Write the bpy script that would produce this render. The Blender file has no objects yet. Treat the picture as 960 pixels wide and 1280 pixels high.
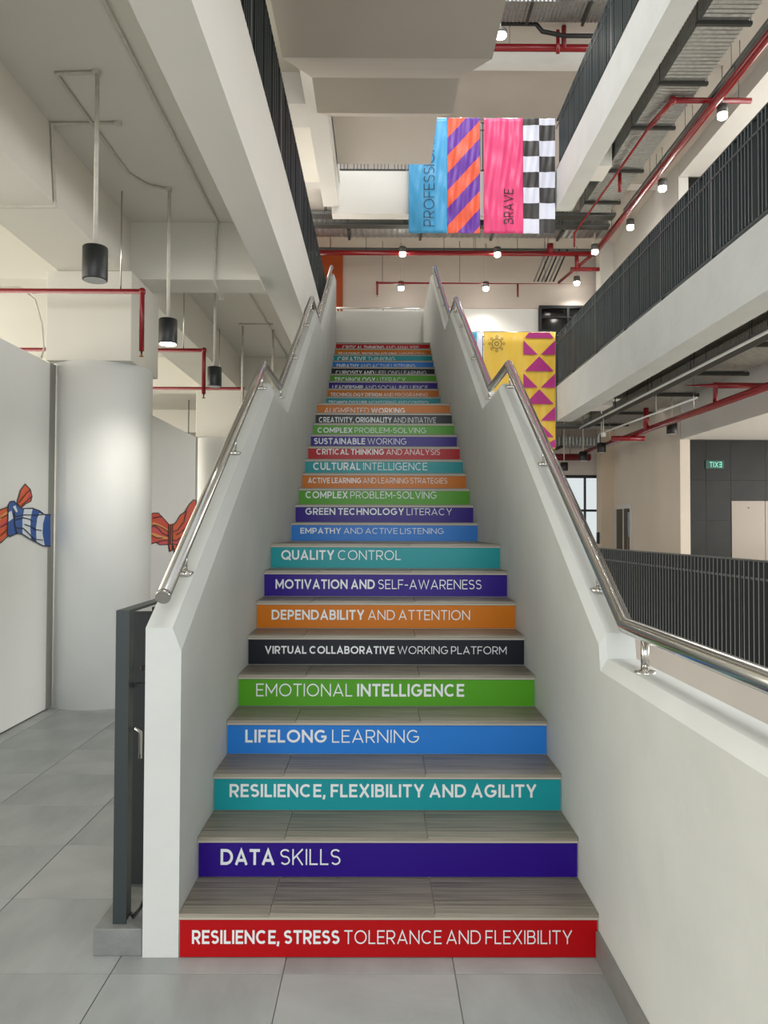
import bpy, bmesh, math, random
from mathutils import Vector, Matrix
random.seed(7)
SC = bpy.context.scene
COL = SC.collection

# ------------------------------------------------------------------ camera
def setup_camera():
    f, p, y, r = 975.0, .0238, .0049, .0032
    cp, sp, cy, sy, cr, sr = math.cos(p), math.sin(p), math.cos(y), math.sin(y), math.cos(r), math.sin(r)
    fw = Vector((sy*cp, cy*cp, sp)); r0 = Vector((cy, -sy, 0)); u0 = r0.cross(fw)
    rt = cr*r0 + sr*u0; up = -sr*r0 + cr*u0
    cam = bpy.data.cameras.new('camera'); cam.sensor_fit = 'VERTICAL'
    cam.sensor_height = 36; cam.lens = f/1280*36; cam.clip_start = .05; cam.clip_end = 300
    o = bpy.data.objects.new('camera', cam); COL.objects.link(o)
    m = Matrix((rt, up, -fw)).transposed().to_4x4(); m.translation = Vector((-.037, 0, 1.577))
    o.matrix_world = m
    SC.camera = o
setup_camera()
SC.view_settings.view_transform = 'Standard'; SC.view_settings.look = 'None'
SC.view_settings.gamma = 1; SC.view_settings.use_curve_mapping = False
SC.view_settings.exposure = 0.15

# ------------------------------------------------------------------ world: overcast daylight round the open building
W = bpy.data.worlds.new('world'); SC.world = W; W.use_nodes = True
bg = W.node_tree.nodes['Background']; bg.inputs[0].default_value = (.96, .98, 1, 1); bg.inputs[1].default_value = .75

def area(name, loc, size, size_y, power, rot=(0,0,0), color=(1,1,1)):
    l = bpy.data.lights.new(name, 'AREA'); l.shape = 'RECTANGLE'; l.size = size; l.size_y = size_y; l.energy = power; l.color = color
    o = bpy.data.objects.new(name, l); o.location = loc; o.rotation_euler = rot; COL.objects.link(o); return o
H90 = math.radians(90)
area('skylight', (1.6, 7.5, 18.5), 6, 16, 1900, color=(1, .99, .98))            # roof light over the atrium
area('fill_behind_camera', (-.5, -16, 6), 16, 10, 1900, rot=(H90, 0, 0), color=(.96, .99, 1))   # large fill light added behind the camera, unseen
area('left_bay_fill', (-8.85, 7, 2.3), 18, 3.4, 800, rot=(H90, 0, -H90), color=(1, .95, .86))    # warm fill added inside the far left wall to lift the ground-floor ceilings
area('left_gallery_fill', (-4.3, 14.5, 6.9), 9, 3.6, 250, rot=(H90, 0, -H90-.6), color=(1, .96, .91)) # added unseen fill, first level left, turned towards the stair soffit
area('left_gallery_fill', (-4.4, 12, 11.4), 13, 3.6, 150, rot=(H90, 0, -H90), color=(1, .96, .92)) # added unseen fill before the left wall, second level
area('right_gallery_fill', (11.8, 8, 2.4), 14, 3, 700, rot=(H90, 0, H90), color=(1, .97, .93))    # added fill out of view on the right, ground level
area('right_gallery_fill', (10.5, 11.5, 6.9), 7, 3.6, 420, rot=(H90, 0, H90+.5), color=(1, .97, .93))  # added fill on the right, first level, turned towards the stair soffit
area('right_gallery_fill', (11.8, 13, 11.4), 12, 3.6, 380, rot=(H90, 0, H90), color=(1, .97, .93)) # added fill out of view on the right, second level

# ------------------------------------------------------------------ materials
def lin(c):
    return tuple(((v/255/12.92) if v/255 <= .04045 else ((v/255+.055)/1.055)**2.4) for v in c) + (1,)
MATS = {}
def mat(name, col, rough=.6, metal=0, var=.0, scale=6.0, bump=.0, bscale=None, stretch=None, emit=None, spec=None, detail=4, col2=None):
    m = bpy.data.materials.new(name); m.use_nodes = True; nt = m.node_tree; b = nt.nodes['Principled BSDF']
    c = lin(col); b.inputs['Base Color'].default_value = c
    b.inputs['Roughness'].default_value = rough; b.inputs['Metallic'].default_value = metal
    if spec is not None: b.inputs['Specular IOR Level'].default_value = spec
    if emit: b.inputs['Emission Color'].default_value = lin(col); b.inputs['Emission Strength'].default_value = emit
    tc = nt.nodes.new('ShaderNodeTexCoord'); mp = nt.nodes.new('ShaderNodeMapping'); nt.links.new(tc.outputs['Object'], mp.inputs[0])
    if stretch: mp.inputs['Scale'].default_value = stretch
    if var or col2:
        n = nt.nodes.new('ShaderNodeTexNoise'); n.inputs['Scale'].default_value = scale; n.inputs['Detail'].default_value = detail
        nt.links.new(mp.outputs[0], n.inputs['Vector'])
        rp = nt.nodes.new('ShaderNodeValToRGB'); rp.color_ramp.elements[0].position = .3; rp.color_ramp.elements[1].position = .7
        if col2: a, d = c, lin(col2)
        else: a = tuple(v*(1-var) for v in c[:3])+(1,); d = tuple(min(1, v*(1+var)) for v in c[:3])+(1,)
        rp.color_ramp.elements[0].color = a; rp.color_ramp.elements[1].color = d
        nt.links.new(n.outputs['Fac'], rp.inputs[0]); nt.links.new(rp.outputs[0], b.inputs['Base Color'])
    if bump:
        n2 = nt.nodes.new('ShaderNodeTexNoise'); n2.inputs['Scale'].default_value = bscale or scale*4; n2.inputs['Detail'].default_value = 5
        nt.links.new(mp.outputs[0], n2.inputs['Vector'])
        bp = nt.nodes.new('ShaderNodeBump'); bp.inputs['Strength'].default_value = bump; bp.inputs['Distance'].default_value = .02
        nt.links.new(n2.outputs['Fac'], bp.inputs['Height']); nt.links.new(bp.outputs[0], b.inputs['Normal'])
    MATS[name] = m; return m
mat('plaster', (200, 203, 199), .75, var=.035, scale=2.2, bump=.25, bscale=9)
mat('plaster_smooth', (216, 214, 208), .7, var=.02, scale=1.2, bump=.08, bscale=5)
mat('ceiling_paint', (214, 211, 201), .85, var=.03, scale=.7, bump=.06)
mat('soffit_paint', (196, 190, 180), .85, var=.04, scale=.8, bump=.06)
mat('beige_paint', (214, 204, 190), .8, var=.03, scale=1, bump=.08)
mat('warm_paint', (206, 190, 168), .8, var=.03, scale=1)
mat('far_wall', (196, 186, 178), .85, var=.03, scale=.6)
mat('panel_white', (230, 231, 228), .6, var=.01, scale=2)
mat('panel_trim', (150, 150, 144), .4, metal=.2)
mat('orange_wall', (168, 72, 24), .7, var=.1, scale=2)
mat('floor_tile', (146, 150, 149), .42, var=.16, scale=3.2, bump=.05, bscale=25, stretch=(1.6, .6, 1), detail=8)
mat('floor_tile_pale', (155, 158, 157), .42, var=.16, scale=2.6, bump=.05, bscale=25, stretch=(.8, 1.5, 1), detail=8)
mat('grout', (150, 152, 150), .9)
mat('skirting', (122, 123, 120), .45, var=.12, scale=6)
mat('kerb_stone', (120, 122, 120), .55, var=.2, scale=9, bump=.2)
mat('tread_tile', (84, 79, 69), .42, col2=(136, 129, 115), scale=3.0, stretch=(.7, 26, 8), bump=.05, detail=6)
mat('nosing_tile', (98, 93, 80), .42, col2=(158, 151, 136), scale=3.0, stretch=(.6, 40, 10), detail=6)
mat('nosing_edge', (176, 170, 156), .5)
mat('steel', (205, 203, 198), .16, metal=1, var=.03, scale=4, stretch=(1, .2, 1))
mat('dark_metal', (46, 54, 55), .45, metal=.2, var=.06, scale=3)
mat('black_metal', (30, 33, 34), .5, metal=.2)
mat('bar_edge_lit', (128, 130, 126), .4)  # paler tone paints the light caught on narrow baluster faces
mat('bar_edge_lit_dim', (72, 82, 84), .4)  # subtler painted edge light for the dark railings
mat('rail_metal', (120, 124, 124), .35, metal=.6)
mat('galvanised', (150, 152, 150), .35, metal=.75, var=.18, scale=14, detail=8)
mat('tray_dark', (58, 58, 54), .6, metal=.3)
mat('cable_black', (18, 18, 18), .6)
mat('pipe_red', (128, 20, 26), .22, var=.05, scale=5)
mat('pipe_red_dark', (112, 18, 24), .35)
mat('conduit_white', (196, 192, 180), .6, var=.1, scale=20)
mat('lamp_black', (20, 22, 23), .4)
mat('lamp_grey', (92, 92, 90), .4, metal=.4)
mat('lamp_lit', (255, 250, 240), .5, emit=22)
mat('lamp_off', (170, 172, 170), .25)
mat('brass', (150, 110, 60), .35, metal=.9)
mat('black_stone', (20, 21, 20), .35, col2=(36, 38, 35), scale=1.6, detail=8, spec=.25)
mat('lift_steel', (122, 115, 106), .35, metal=.55, var=.04, scale=.8)
mat('door_frame', (206, 204, 200), .5)
mat('dark_glass', (14, 17, 19), .08)
mat('frame_black', (22, 24, 25), .45)
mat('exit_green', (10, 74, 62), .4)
mat('exit_letter', (110, 200, 180), .5, emit=.5)  # emission paints the glow of the reflected sign
mat('letter_white', (222, 226, 226), .45)
mat('letter_pale', (186, 200, 204), .45)
mat('letter_black', (22, 24, 30), .5)
VC = dict(red=(170, 4, 12), purple=(40, 8, 122), teal=(24, 142, 148), blue=(40, 118, 200), green=(78, 150, 30), black=(24, 25, 34), orange=(192, 108, 8))
for k, c in VC.items(): mat('vinyl_'+k, c, .3, var=.03, scale=1.5, bump=.03, bscale=3, spec=.22)
for k, c in dict(orange=(222, 92, 42), pink=(218, 78, 88), yellow=(232, 160, 88), red=(214, 74, 50), blue=(34, 84, 160), white=(222, 230, 236), black=(22, 20, 30)).items():
    mat('paint_'+k, c, .5)
def glass_mat():
    m = bpy.data.materials.new('window_glass'); m.use_nodes = True; b = m.node_tree.nodes['Principled BSDF']
    b.inputs['Base Color'].default_value = (.9, .95, .95, 1); b.inputs['Roughness'].default_value = .02
    b.inputs['Transmission Weight'].default_value = 1; b.inputs['IOR'].default_value = 1.1
    MATS['window_glass'] = m
glass_mat()

# painted scarves: outlines in metres (y, z) on the panels
ART1 = [('orange', [(6.38, 1.948), (6.477, 1.909), (6.511, 1.852), (6.488, 1.811), (6.393, 1.786), (6.316, 1.748), (6.247, 1.788), (6.304, 1.893)]), ('pink', [(6.405, 1.898), (6.461, 1.887), (6.487, 1.83), (6.408, 1.819), (6.454, 1.864)]), ('orange', [(5.707, 1.696), (5.968, 1.728), (6.079, 1.752), (6.093, 1.534), (5.976, 1.474), (5.714, 1.459)]), ('pink', [(5.711, 1.581), (5.972, 1.615), (6.082, 1.663), (6.09, 1.629), (5.973, 1.575), (5.712, 1.542)]), ('yellow', [(5.709, 1.645), (5.97, 1.675), (6.08, 1.718), (6.084, 1.701), (5.971, 1.648), (5.71, 1.613)]), ('blue', [(6.093, 1.766), (6.128, 1.794), (6.194, 1.8), (6.255, 1.771), (6.332, 1.745), (6.522, 1.754), (6.657, 1.736), (6.744, 1.708), (6.878, 1.707), (6.887, 1.429), (6.735, 1.436), (6.589, 1.472), (6.465, 1.503), (6.346, 1.54), (6.262, 1.547), (6.173, 1.53), (6.122, 1.52), (6.086, 1.541), (6.089, 1.663)]), ('white', [(6.371, 1.743), (6.523, 1.747), (6.492, 1.67), (6.487, 1.597), (6.506, 1.481), (6.417, 1.514), (6.346, 1.547), (6.342, 1.653)]), ('white', [(6.657, 1.717), (6.771, 1.697), (6.729, 1.628), (6.723, 1.538), (6.77, 1.435), (6.7, 1.444), (6.606, 1.476), (6.594, 1.59), (6.616, 1.672)]), ('white', [(6.095, 1.704), (6.152, 1.726), (6.183, 1.665), (6.104, 1.636)]), ('white', [(6.173, 1.755), (6.217, 1.77), (6.256, 1.722), (6.234, 1.711)]), ('black', [(6.37, 1.947), (6.475, 1.904), (6.487, 1.91), (6.382, 1.953)]), ('black', [(6.467, 1.91), (6.504, 1.849), (6.521, 1.851), (6.484, 1.913)]), ('black', [(6.504, 1.856), (6.478, 1.81), (6.495, 1.808), (6.521, 1.854)]), ('black', [(6.489, 1.816), (6.384, 1.788), (6.392, 1.782), (6.497, 1.809)]), ('black', [(6.391, 1.791), (6.306, 1.749), (6.318, 1.744), (6.403, 1.786)]), ('black', [(6.376, 1.952), (6.294, 1.892), (6.308, 1.889), (6.39, 1.949)]), ('black', [(6.297, 1.896), (6.237, 1.787), (6.253, 1.785), (6.314, 1.895)]), ('black', [(6.237, 1.788), (6.289, 1.754), (6.303, 1.759), (6.25, 1.793)]), ('black', [(6.097, 1.762), (6.138, 1.795), (6.124, 1.798), (6.084, 1.765)]), ('black', [(6.124, 1.79), (6.2, 1.797), (6.198, 1.805), (6.122, 1.798)]), ('black', [(6.184, 1.799), (6.252, 1.767), (6.264, 1.772), (6.196, 1.805)]), ('black', [(6.245, 1.769), (6.331, 1.741), (6.341, 1.747), (6.255, 1.776)]), ('black', [(6.327, 1.741), (6.529, 1.751), (6.528, 1.759), (6.326, 1.749)]), ('black', [(6.514, 1.751), (6.66, 1.731), (6.666, 1.739), (6.52, 1.759)]), ('black', [(6.646, 1.734), (6.743, 1.703), (6.755, 1.709), (6.658, 1.741)]), ('black', [(6.737, 1.704), (6.884, 1.702), (6.885, 1.711), (6.738, 1.712)]), ('black', [(6.894, 1.433), (6.729, 1.441), (6.728, 1.432), (6.893, 1.425)]), ('black', [(6.745, 1.438), (6.588, 1.477), (6.579, 1.47), (6.737, 1.431)]), ('black', [(6.599, 1.474), (6.464, 1.508), (6.456, 1.501), (6.59, 1.467)]), ('black', [(6.475, 1.505), (6.346, 1.544), (6.336, 1.538), (6.465, 1.498)]), ('black', [(6.353, 1.543), (6.257, 1.551), (6.255, 1.544), (6.35, 1.535)]), ('black', [(6.263, 1.552), (6.165, 1.533), (6.171, 1.526), (6.27, 1.544)]), ('black', [(6.175, 1.534), (6.114, 1.523), (6.121, 1.516), (6.181, 1.527)]), ('black', [(6.132, 1.52), (6.088, 1.545), (6.077, 1.54), (6.12, 1.516)]), ('black', [(6.094, 1.538), (6.097, 1.666), (6.082, 1.666), (6.078, 1.538)]), ('black', [(6.097, 1.661), (6.101, 1.768), (6.086, 1.768), (6.081, 1.661)]), ('black', [(6.224, 1.675), (6.387, 1.693), (6.384, 1.701), (6.22, 1.683)]), ('black', [(6.374, 1.693), (6.58, 1.693), (6.58, 1.701), (6.374, 1.7)]), ('black', [(6.569, 1.692), (6.752, 1.704), (6.749, 1.712), (6.567, 1.7)]), ('black', [(6.218, 1.647), (6.357, 1.668), (6.352, 1.676), (6.213, 1.654)]), ('black', [(6.342, 1.668), (6.464, 1.658), (6.468, 1.665), (6.346, 1.675)]), ('black', [(6.45, 1.66), (6.517, 1.64), (6.528, 1.646), (6.461, 1.667)]), ('black', [(6.366, 1.615), (6.498, 1.596), (6.503, 1.604), (6.372, 1.622)]), ('black', [(6.485, 1.599), (6.577, 1.57), (6.588, 1.577), (6.495, 1.606)]), ('black', [(6.57, 1.572), (6.693, 1.564), (6.695, 1.572), (6.573, 1.58)]), ('black', [(6.224, 1.585), (6.357, 1.582), (6.358, 1.59), (6.225, 1.593)]), ('black', [(6.342, 1.585), (6.43, 1.549), (6.442, 1.555), (6.353, 1.59)]), ('black', [(6.421, 1.553), (6.561, 1.49), (6.574, 1.495), (6.434, 1.558)]), ('black', [(6.557, 1.491), (6.722, 1.481), (6.724, 1.489), (6.558, 1.499)]), ('black', [(6.173, 1.736), (6.19, 1.676), (6.207, 1.677), (6.189, 1.737)]), ('black', [(6.189, 1.681), (6.2, 1.607), (6.216, 1.607), (6.206, 1.682)]), ('black', [(6.198, 1.611), (6.24, 1.544), (6.256, 1.546), (6.214, 1.613)]), ('black', [(5.978, 1.47), (6.103, 1.526), (6.092, 1.532), (5.967, 1.476)]), ('black', [(5.966, 1.724), (6.094, 1.75), (6.089, 1.756), (5.961, 1.731)]), ('black', [(5.97, 1.657), (6.083, 1.688), (6.075, 1.695), (5.962, 1.663)]), ('black', [(5.972, 1.59), (6.085, 1.62), (6.077, 1.627), (5.964, 1.597)]), ('black', [(5.976, 1.524), (6.087, 1.574), (6.076, 1.579), (5.966, 1.529)]), ('black', [(6.272, 1.788), (6.401, 1.869), (6.387, 1.873), (6.259, 1.793)]), ('black', [(6.392, 1.864), (6.463, 1.9), (6.451, 1.905), (6.38, 1.869)]), ('black', [(6.302, 1.761), (6.418, 1.811), (6.406, 1.817), (6.291, 1.766)]), ('black', [(6.41, 1.807), (6.505, 1.851), (6.493, 1.856), (6.398, 1.813)]), ('black', [(5.704, 1.692), (5.975, 1.725), (5.972, 1.733), (5.701, 1.699)]), ('black', [(5.711, 1.456), (5.982, 1.471), (5.98, 1.478), (5.709, 1.463)])]
ART2 = [('red', [(9.307, 1.705), (9.826, 1.741), (9.98, 1.792), (10.216, 1.797), (10.393, 1.751), (10.728, 1.654), (10.777, 1.375), (10.3, 1.379), (10.127, 1.416), (9.838, 1.392), (9.318, 1.374)]), ('yellow', [(9.829, 1.647), (10.05, 1.677), (10.256, 1.65), (10.731, 1.582), (10.732, 1.541), (10.363, 1.601), (10.119, 1.63), (9.83, 1.618)]), ('pink', [(9.832, 1.581), (10.086, 1.62), (10.293, 1.571), (10.733, 1.51), (10.734, 1.489), (10.366, 1.512), (10.122, 1.552), (9.833, 1.543)]), ('yellow', [(9.834, 1.524), (9.989, 1.542), (10.331, 1.502), (10.735, 1.468), (10.736, 1.448), (10.332, 1.462), (9.99, 1.504), (9.834, 1.5)]), ('pink', [(9.836, 1.448), (10.092, 1.445), (10.334, 1.413), (10.737, 1.417), (10.738, 1.386), (10.3, 1.383), (10.127, 1.416), (9.838, 1.401)]), ('orange', [(10.942, 1.645), (11.122, 1.689), (11.326, 1.789), (11.585, 1.839), (11.853, 1.959), (12.136, 2.044), (12.284, 2.044), (12.291, 1.867), (12.243, 1.807), (11.866, 1.617), (11.6, 1.438), (11.174, 1.368), (10.853, 1.384), (10.885, 1.603)]), ('red', [(11.498, 1.804), (11.674, 1.852), (12.041, 2.0), (12.285, 2.021), (12.266, 1.867), (11.865, 1.652), (11.335, 1.55), (10.966, 1.519), (10.966, 1.54), (11.291, 1.604), (11.59, 1.694)]), ('pink', [(10.891, 1.415), (11.172, 1.432), (11.51, 1.472), (11.555, 1.439), (11.174, 1.373), (10.861, 1.386)]), ('orange', [(10.719, 1.376), (10.893, 1.373), (10.876, 1.29), (10.799, 1.276), (10.741, 1.314)]), ('orange', [(10.952, 1.361), (11.175, 1.362), (11.22, 1.259), (11.12, 1.182), (10.994, 1.297)]), ('orange', [(10.709, 1.654), (10.941, 1.666), (10.912, 1.373), (10.719, 1.376)]), ('black', [(9.831, 1.734), (10.003, 1.791), (9.974, 1.798), (9.803, 1.742)]), ('black', [(9.967, 1.786), (10.23, 1.791), (10.229, 1.803), (9.966, 1.797)]), ('black', [(10.191, 1.795), (10.388, 1.744), (10.418, 1.753), (10.22, 1.804)]), ('black', [(10.368, 1.75), (10.722, 1.647), (10.755, 1.655), (10.399, 1.758)]), ('black', [(10.791, 1.381), (10.285, 1.385), (10.287, 1.373), (10.793, 1.369)]), ('black', [(10.324, 1.381), (10.127, 1.423), (10.104, 1.414), (10.3, 1.371)]), ('black', [(10.133, 1.422), (9.82, 1.396), (9.832, 1.385), (10.146, 1.411)]), ('black', [(10.946, 1.638), (11.15, 1.687), (11.117, 1.697), (10.914, 1.647)]), ('black', [(11.135, 1.682), (11.357, 1.791), (11.312, 1.796), (11.092, 1.688)]), ('black', [(11.326, 1.781), (11.615, 1.837), (11.585, 1.847), (11.298, 1.792)]), ('black', [(11.599, 1.832), (11.887, 1.961), (11.839, 1.966), (11.553, 1.838)]), ('black', [(11.861, 1.952), (12.171, 2.045), (12.127, 2.052), (11.82, 1.959)]), ('black', [(12.112, 2.037), (12.299, 2.037), (12.309, 2.052), (12.121, 2.052)]), ('black', [(12.254, 2.048), (12.261, 1.862), (12.321, 1.863), (12.314, 2.05)]), ('black', [(12.265, 1.873), (12.21, 1.803), (12.269, 1.802), (12.324, 1.871)]), ('black', [(12.225, 1.814), (11.833, 1.616), (11.883, 1.61), (12.279, 1.809)]), ('black', [(11.846, 1.624), (11.569, 1.437), (11.619, 1.431), (11.899, 1.619)]), ('black', [(11.599, 1.446), (11.147, 1.371), (11.175, 1.36), (11.63, 1.435)]), ('black', [(11.192, 1.374), (10.878, 1.385), (10.876, 1.372), (11.189, 1.361)]), ('black', [(9.817, 1.631), (10.099, 1.633), (10.098, 1.645), (9.817, 1.643)]), ('black', [(10.066, 1.635), (10.368, 1.604), (10.383, 1.615), (10.079, 1.646)]), ('black', [(10.339, 1.608), (10.714, 1.543), (10.738, 1.554), (10.361, 1.618)]), ('black', [(9.829, 1.593), (10.04, 1.626), (10.021, 1.636), (9.811, 1.603)]), ('black', [(9.997, 1.626), (10.223, 1.584), (10.246, 1.594), (10.018, 1.636)]), ('black', [(10.198, 1.59), (10.394, 1.525), (10.426, 1.532), (10.23, 1.598)]), ('black', [(10.38, 1.527), (10.721, 1.487), (10.738, 1.498), (10.396, 1.538)]), ('black', [(9.813, 1.521), (10.127, 1.467), (10.146, 1.477), (9.832, 1.531)]), ('black', [(10.111, 1.468), (10.417, 1.465), (10.417, 1.477), (10.111, 1.48)]), ('black', [(10.121, 1.404), (10.461, 1.431), (10.447, 1.443), (10.107, 1.415)]), ('black', [(10.427, 1.43), (10.753, 1.431), (10.75, 1.444), (10.424, 1.442)]), ('black', [(10.921, 1.543), (11.233, 1.578), (11.213, 1.59), (10.902, 1.555)]), ('black', [(11.217, 1.575), (11.578, 1.693), (11.536, 1.701), (11.178, 1.583)]), ('black', [(11.568, 1.688), (11.704, 1.856), (11.651, 1.857), (11.517, 1.691)]), ('black', [(11.126, 1.5), (11.449, 1.546), (11.422, 1.558), (11.102, 1.511)]), ('black', [(11.426, 1.542), (11.715, 1.609), (11.678, 1.619), (11.39, 1.552)]), ('black', [(11.669, 1.604), (11.888, 1.611), (11.881, 1.625), (11.661, 1.617)]), ('black', [(10.873, 1.43), (11.146, 1.42), (11.149, 1.433), (10.877, 1.442)]), ('black', [(11.131, 1.42), (11.452, 1.47), (11.424, 1.481), (11.104, 1.431)]), ('black', [(10.686, 1.658), (10.697, 1.372), (10.742, 1.371), (10.732, 1.658)]), ('black', [(10.694, 1.379), (10.76, 1.277), (10.805, 1.278), (10.739, 1.381)]), ('black', [(10.773, 1.275), (10.918, 1.284), (10.903, 1.296), (10.758, 1.287)]), ('black', [(10.918, 1.284), (10.949, 1.375), (10.902, 1.377), (10.871, 1.286)]), ('black', [(10.948, 1.368), (10.926, 1.66), (10.878, 1.659), (10.901, 1.368)]), ('black', [(10.926, 1.365), (10.995, 1.271), (11.042, 1.272), (10.973, 1.366)]), ('black', [(10.988, 1.279), (11.101, 1.177), (11.148, 1.179), (11.034, 1.281)]), ('black', [(11.138, 1.175), (11.249, 1.261), (11.201, 1.266), (11.091, 1.181)]), ('black', [(11.246, 1.255), (11.197, 1.367), (11.148, 1.367), (11.197, 1.255)]), ('black', [(9.941, 1.718), (10.27, 1.744), (10.261, 1.755), (9.932, 1.729)]), ('black', [(10.238, 1.742), (10.407, 1.745), (10.407, 1.757), (10.238, 1.754)]), ('black', [(10.782, 1.648), (10.773, 1.371), (10.819, 1.37), (10.829, 1.648)])]

# ------------------------------------------------------------------ mesh helpers
class MB:
    """collects shapes in world coordinates; build() links them as ONE mesh object"""
    def __init__(s): s.v = []; s.f = []; s.mi = []; s.mats = []; s.cur = 0; s.smooth = []
    def m(s, name):
        if name not in s.mats: s.mats.append(name)
        s.cur = s.mats.index(name); return s
    def add(s, vs, fs, smooth=False):
        o = len(s.v); s.v += [tuple(v) for v in vs]; s.f += [tuple(i+o for i in f) for f in fs]; s.mi += [s.cur]*len(fs); s.smooth += [smooth]*len(fs); return s
    def box(s, x0, x1, y0, y1, z0, z1, ch=0):
        if ch:
            ch = min(ch, abs(x1-x0)/2.2, abs(y1-y0)/2.2, abs(z1-z0)/2.2); bm = bmesh.new(); bmesh.ops.create_cube(bm, size=1)
            for v in bm.verts: v.co = Vector(((x0+x1)/2+v.co.x*(x1-x0), (y0+y1)/2+v.co.y*(y1-y0), (z0+z1)/2+v.co.z*(z1-z0)))
            bmesh.ops.bevel(bm, geom=list(bm.edges), offset=ch, segments=1, affect='EDGES')
            bm.verts.index_update(); s.add([v.co[:] for v in bm.verts], [[v.index for v in f.verts] for f in bm.faces]); bm.free(); return s
        vs = [(x, y, z) for x in (x0, x1) for y in (y0, y1) for z in (z0, z1)]
        return s.add(vs, [(0,1,3,2), (4,6,7,5), (0,4,5,1), (2,3,7,6), (0,2,6,4), (1,5,7,3)])
    def tube(s, pts, r, n=10, caps=True):
        pts = [Vector(p) for p in pts]; k = len(pts)
        dirs = [(pts[i+1]-pts[i]).normalized() for i in range(k-1)]
        t = dirs[0]; a = Vector((0,0,1)) if abs(t.z) < .9 else Vector((0,1,0))
        u = t.cross(a).normalized(); vs = []
        for i in range(k):
            if i == 0: nd = dirs[0]; sc = 1; d0 = dirs[0]
            elif i == k-1: nd = dirs[-1]; sc = 1; d0 = dirs[-1]
            else:
                d0 = dirs[i-1]; nd = (dirs[i-1]+dirs[i]).normalized()
            w = d0.cross(u).normalized(); u = w.cross(d0).normalized()
            for j in range(n):
                an = 2*math.pi*j/n; off = u*math.cos(an)*r + w*math.sin(an)*r
                off = off - d0*(off.dot(nd)/max(.2, d0.dot(nd)))
                vs.append(pts[i]+off)
            if i < k-1 and i > 0:
                d1 = dirs[i]; u = (u - d1*u.dot(d1)).normalized()
        fs = [(i*n+j, i*n+(j+1) % n, (i+1)*n+(j+1) % n, (i+1)*n+j) for i in range(k-1) for j in range(n)]
        s.add(vs, fs, True)
        if caps: 
            o = len(s.v)-len(vs); s.add([], []); s.f += [tuple(o+j for j in range(n))[::-1], tuple(o+(k-1)*n+j for j in range(n))]; s.mi += [s.cur]*2; s.smooth += [False]*2
        return s
    def lathe(s, x, y, prof, n=24):
        vs = []; fs = []
        for r, z in prof:
            vs += [(x+r*math.cos(2*math.pi*j/n), y+r*math.sin(2*math.pi*j/n), z) for j in range(n)]
        k = len(prof)
        fs = [(i*n+j, i*n+(j+1) % n, (i+1)*n+(j+1) % n, (i+1)*n+j) for i in range(k-1) for j in range(n)]
        s.add(vs, fs, True); o = len(s.v)-len(vs)
        s.f += [tuple(o+j for j in range(n))[::-1], tuple(o+(k-1)*n+j for j in range(n))]; s.mi += [s.cur]*2; s.smooth += [False]*2
        return s
    def prism_x(s, prof, x0, x1):
        """profile of (y, z) extruded along x"""
        n = len(prof); vs = [(x0, y, z) for y, z in prof]+[(x1, y, z) for y, z in prof]
        return s.add(vs, [tuple(range(n)), tuple(range(2*n-1, n-1, -1))]+[(i, i+n, (i+1) % n+n, (i+1) % n) for i in range(n)])
    def build(s, name, mt=None, parent=None, origin=None):
        me = bpy.data.meshes.new(name)
        if parent is not None: org = Vector(origin) if origin else ploc(parent)
        else:
            if origin: org = Vector(origin)
            else:
                xs, ys, zs = zip(*s.v); org = Vector(((min(xs)+max(xs))/2, (min(ys)+max(ys))/2, min(zs)))
        me.from_pydata([tuple(Vector(v)-org) for v in s.v], [], s.f)
        if s.mats:
            for q in s.mats: me.materials.append(MATS[q])
            me.polygons.foreach_set('material_index', s.mi)
        else: me.materials.append(MATS[mt])
        me.polygons.foreach_set('use_smooth', s.smooth)
        bm = bmesh.new(); bm.from_mesh(me); bmesh.ops.recalc_face_normals(bm, faces=bm.faces); bm.to_mesh(me); bm.free()
        o = bpy.data.objects.new(name, me); COL.objects.link(o)
        if parent is not None: o.parent = parent; o.location = org-ploc(parent)
        else: o.location = org
        return o
def ploc(o):
    v = Vector(o.location)
    while o.parent: o = o.parent; v += Vector(o.location)
    return v
def tag(o, label=None, cat=None, group=None, kind=None):
    if label: o['label'] = label
    if cat: o['category'] = cat
    if group: o['group'] = group
    if kind: o['kind'] = kind
    return o
def thing(name, label, cat, loc, group=None):
    o = bpy.data.objects.new(name, None); o.empty_display_size = .1; COL.objects.link(o); o.location = loc
    return tag(o, label, cat, group)
def copy_obj(o, parent, loc):
    c = o.copy(); COL.objects.link(c); c.parent = parent; c.location = loc; return c
def copy_tree(root, loc, label, group=None):
    r = root.copy(); COL.objects.link(r); r.location = loc; r['label'] = label
    if group: r['group'] = group
    for ch in list(root.children):
        c = ch.copy(); COL.objects.link(c); c.parent = r
        for g in list(ch.children):
            d = g.copy(); COL.objects.link(d); d.parent = c
    return r
def struct(name, mb, mt, label, cat='wall', parent=None):
    o = mb.build(name, mt, parent)
    if parent is None: tag(o, label, cat, kind='structure')
    return o
def bx(*a, **k): return MB().box(*a, **k)

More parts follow.
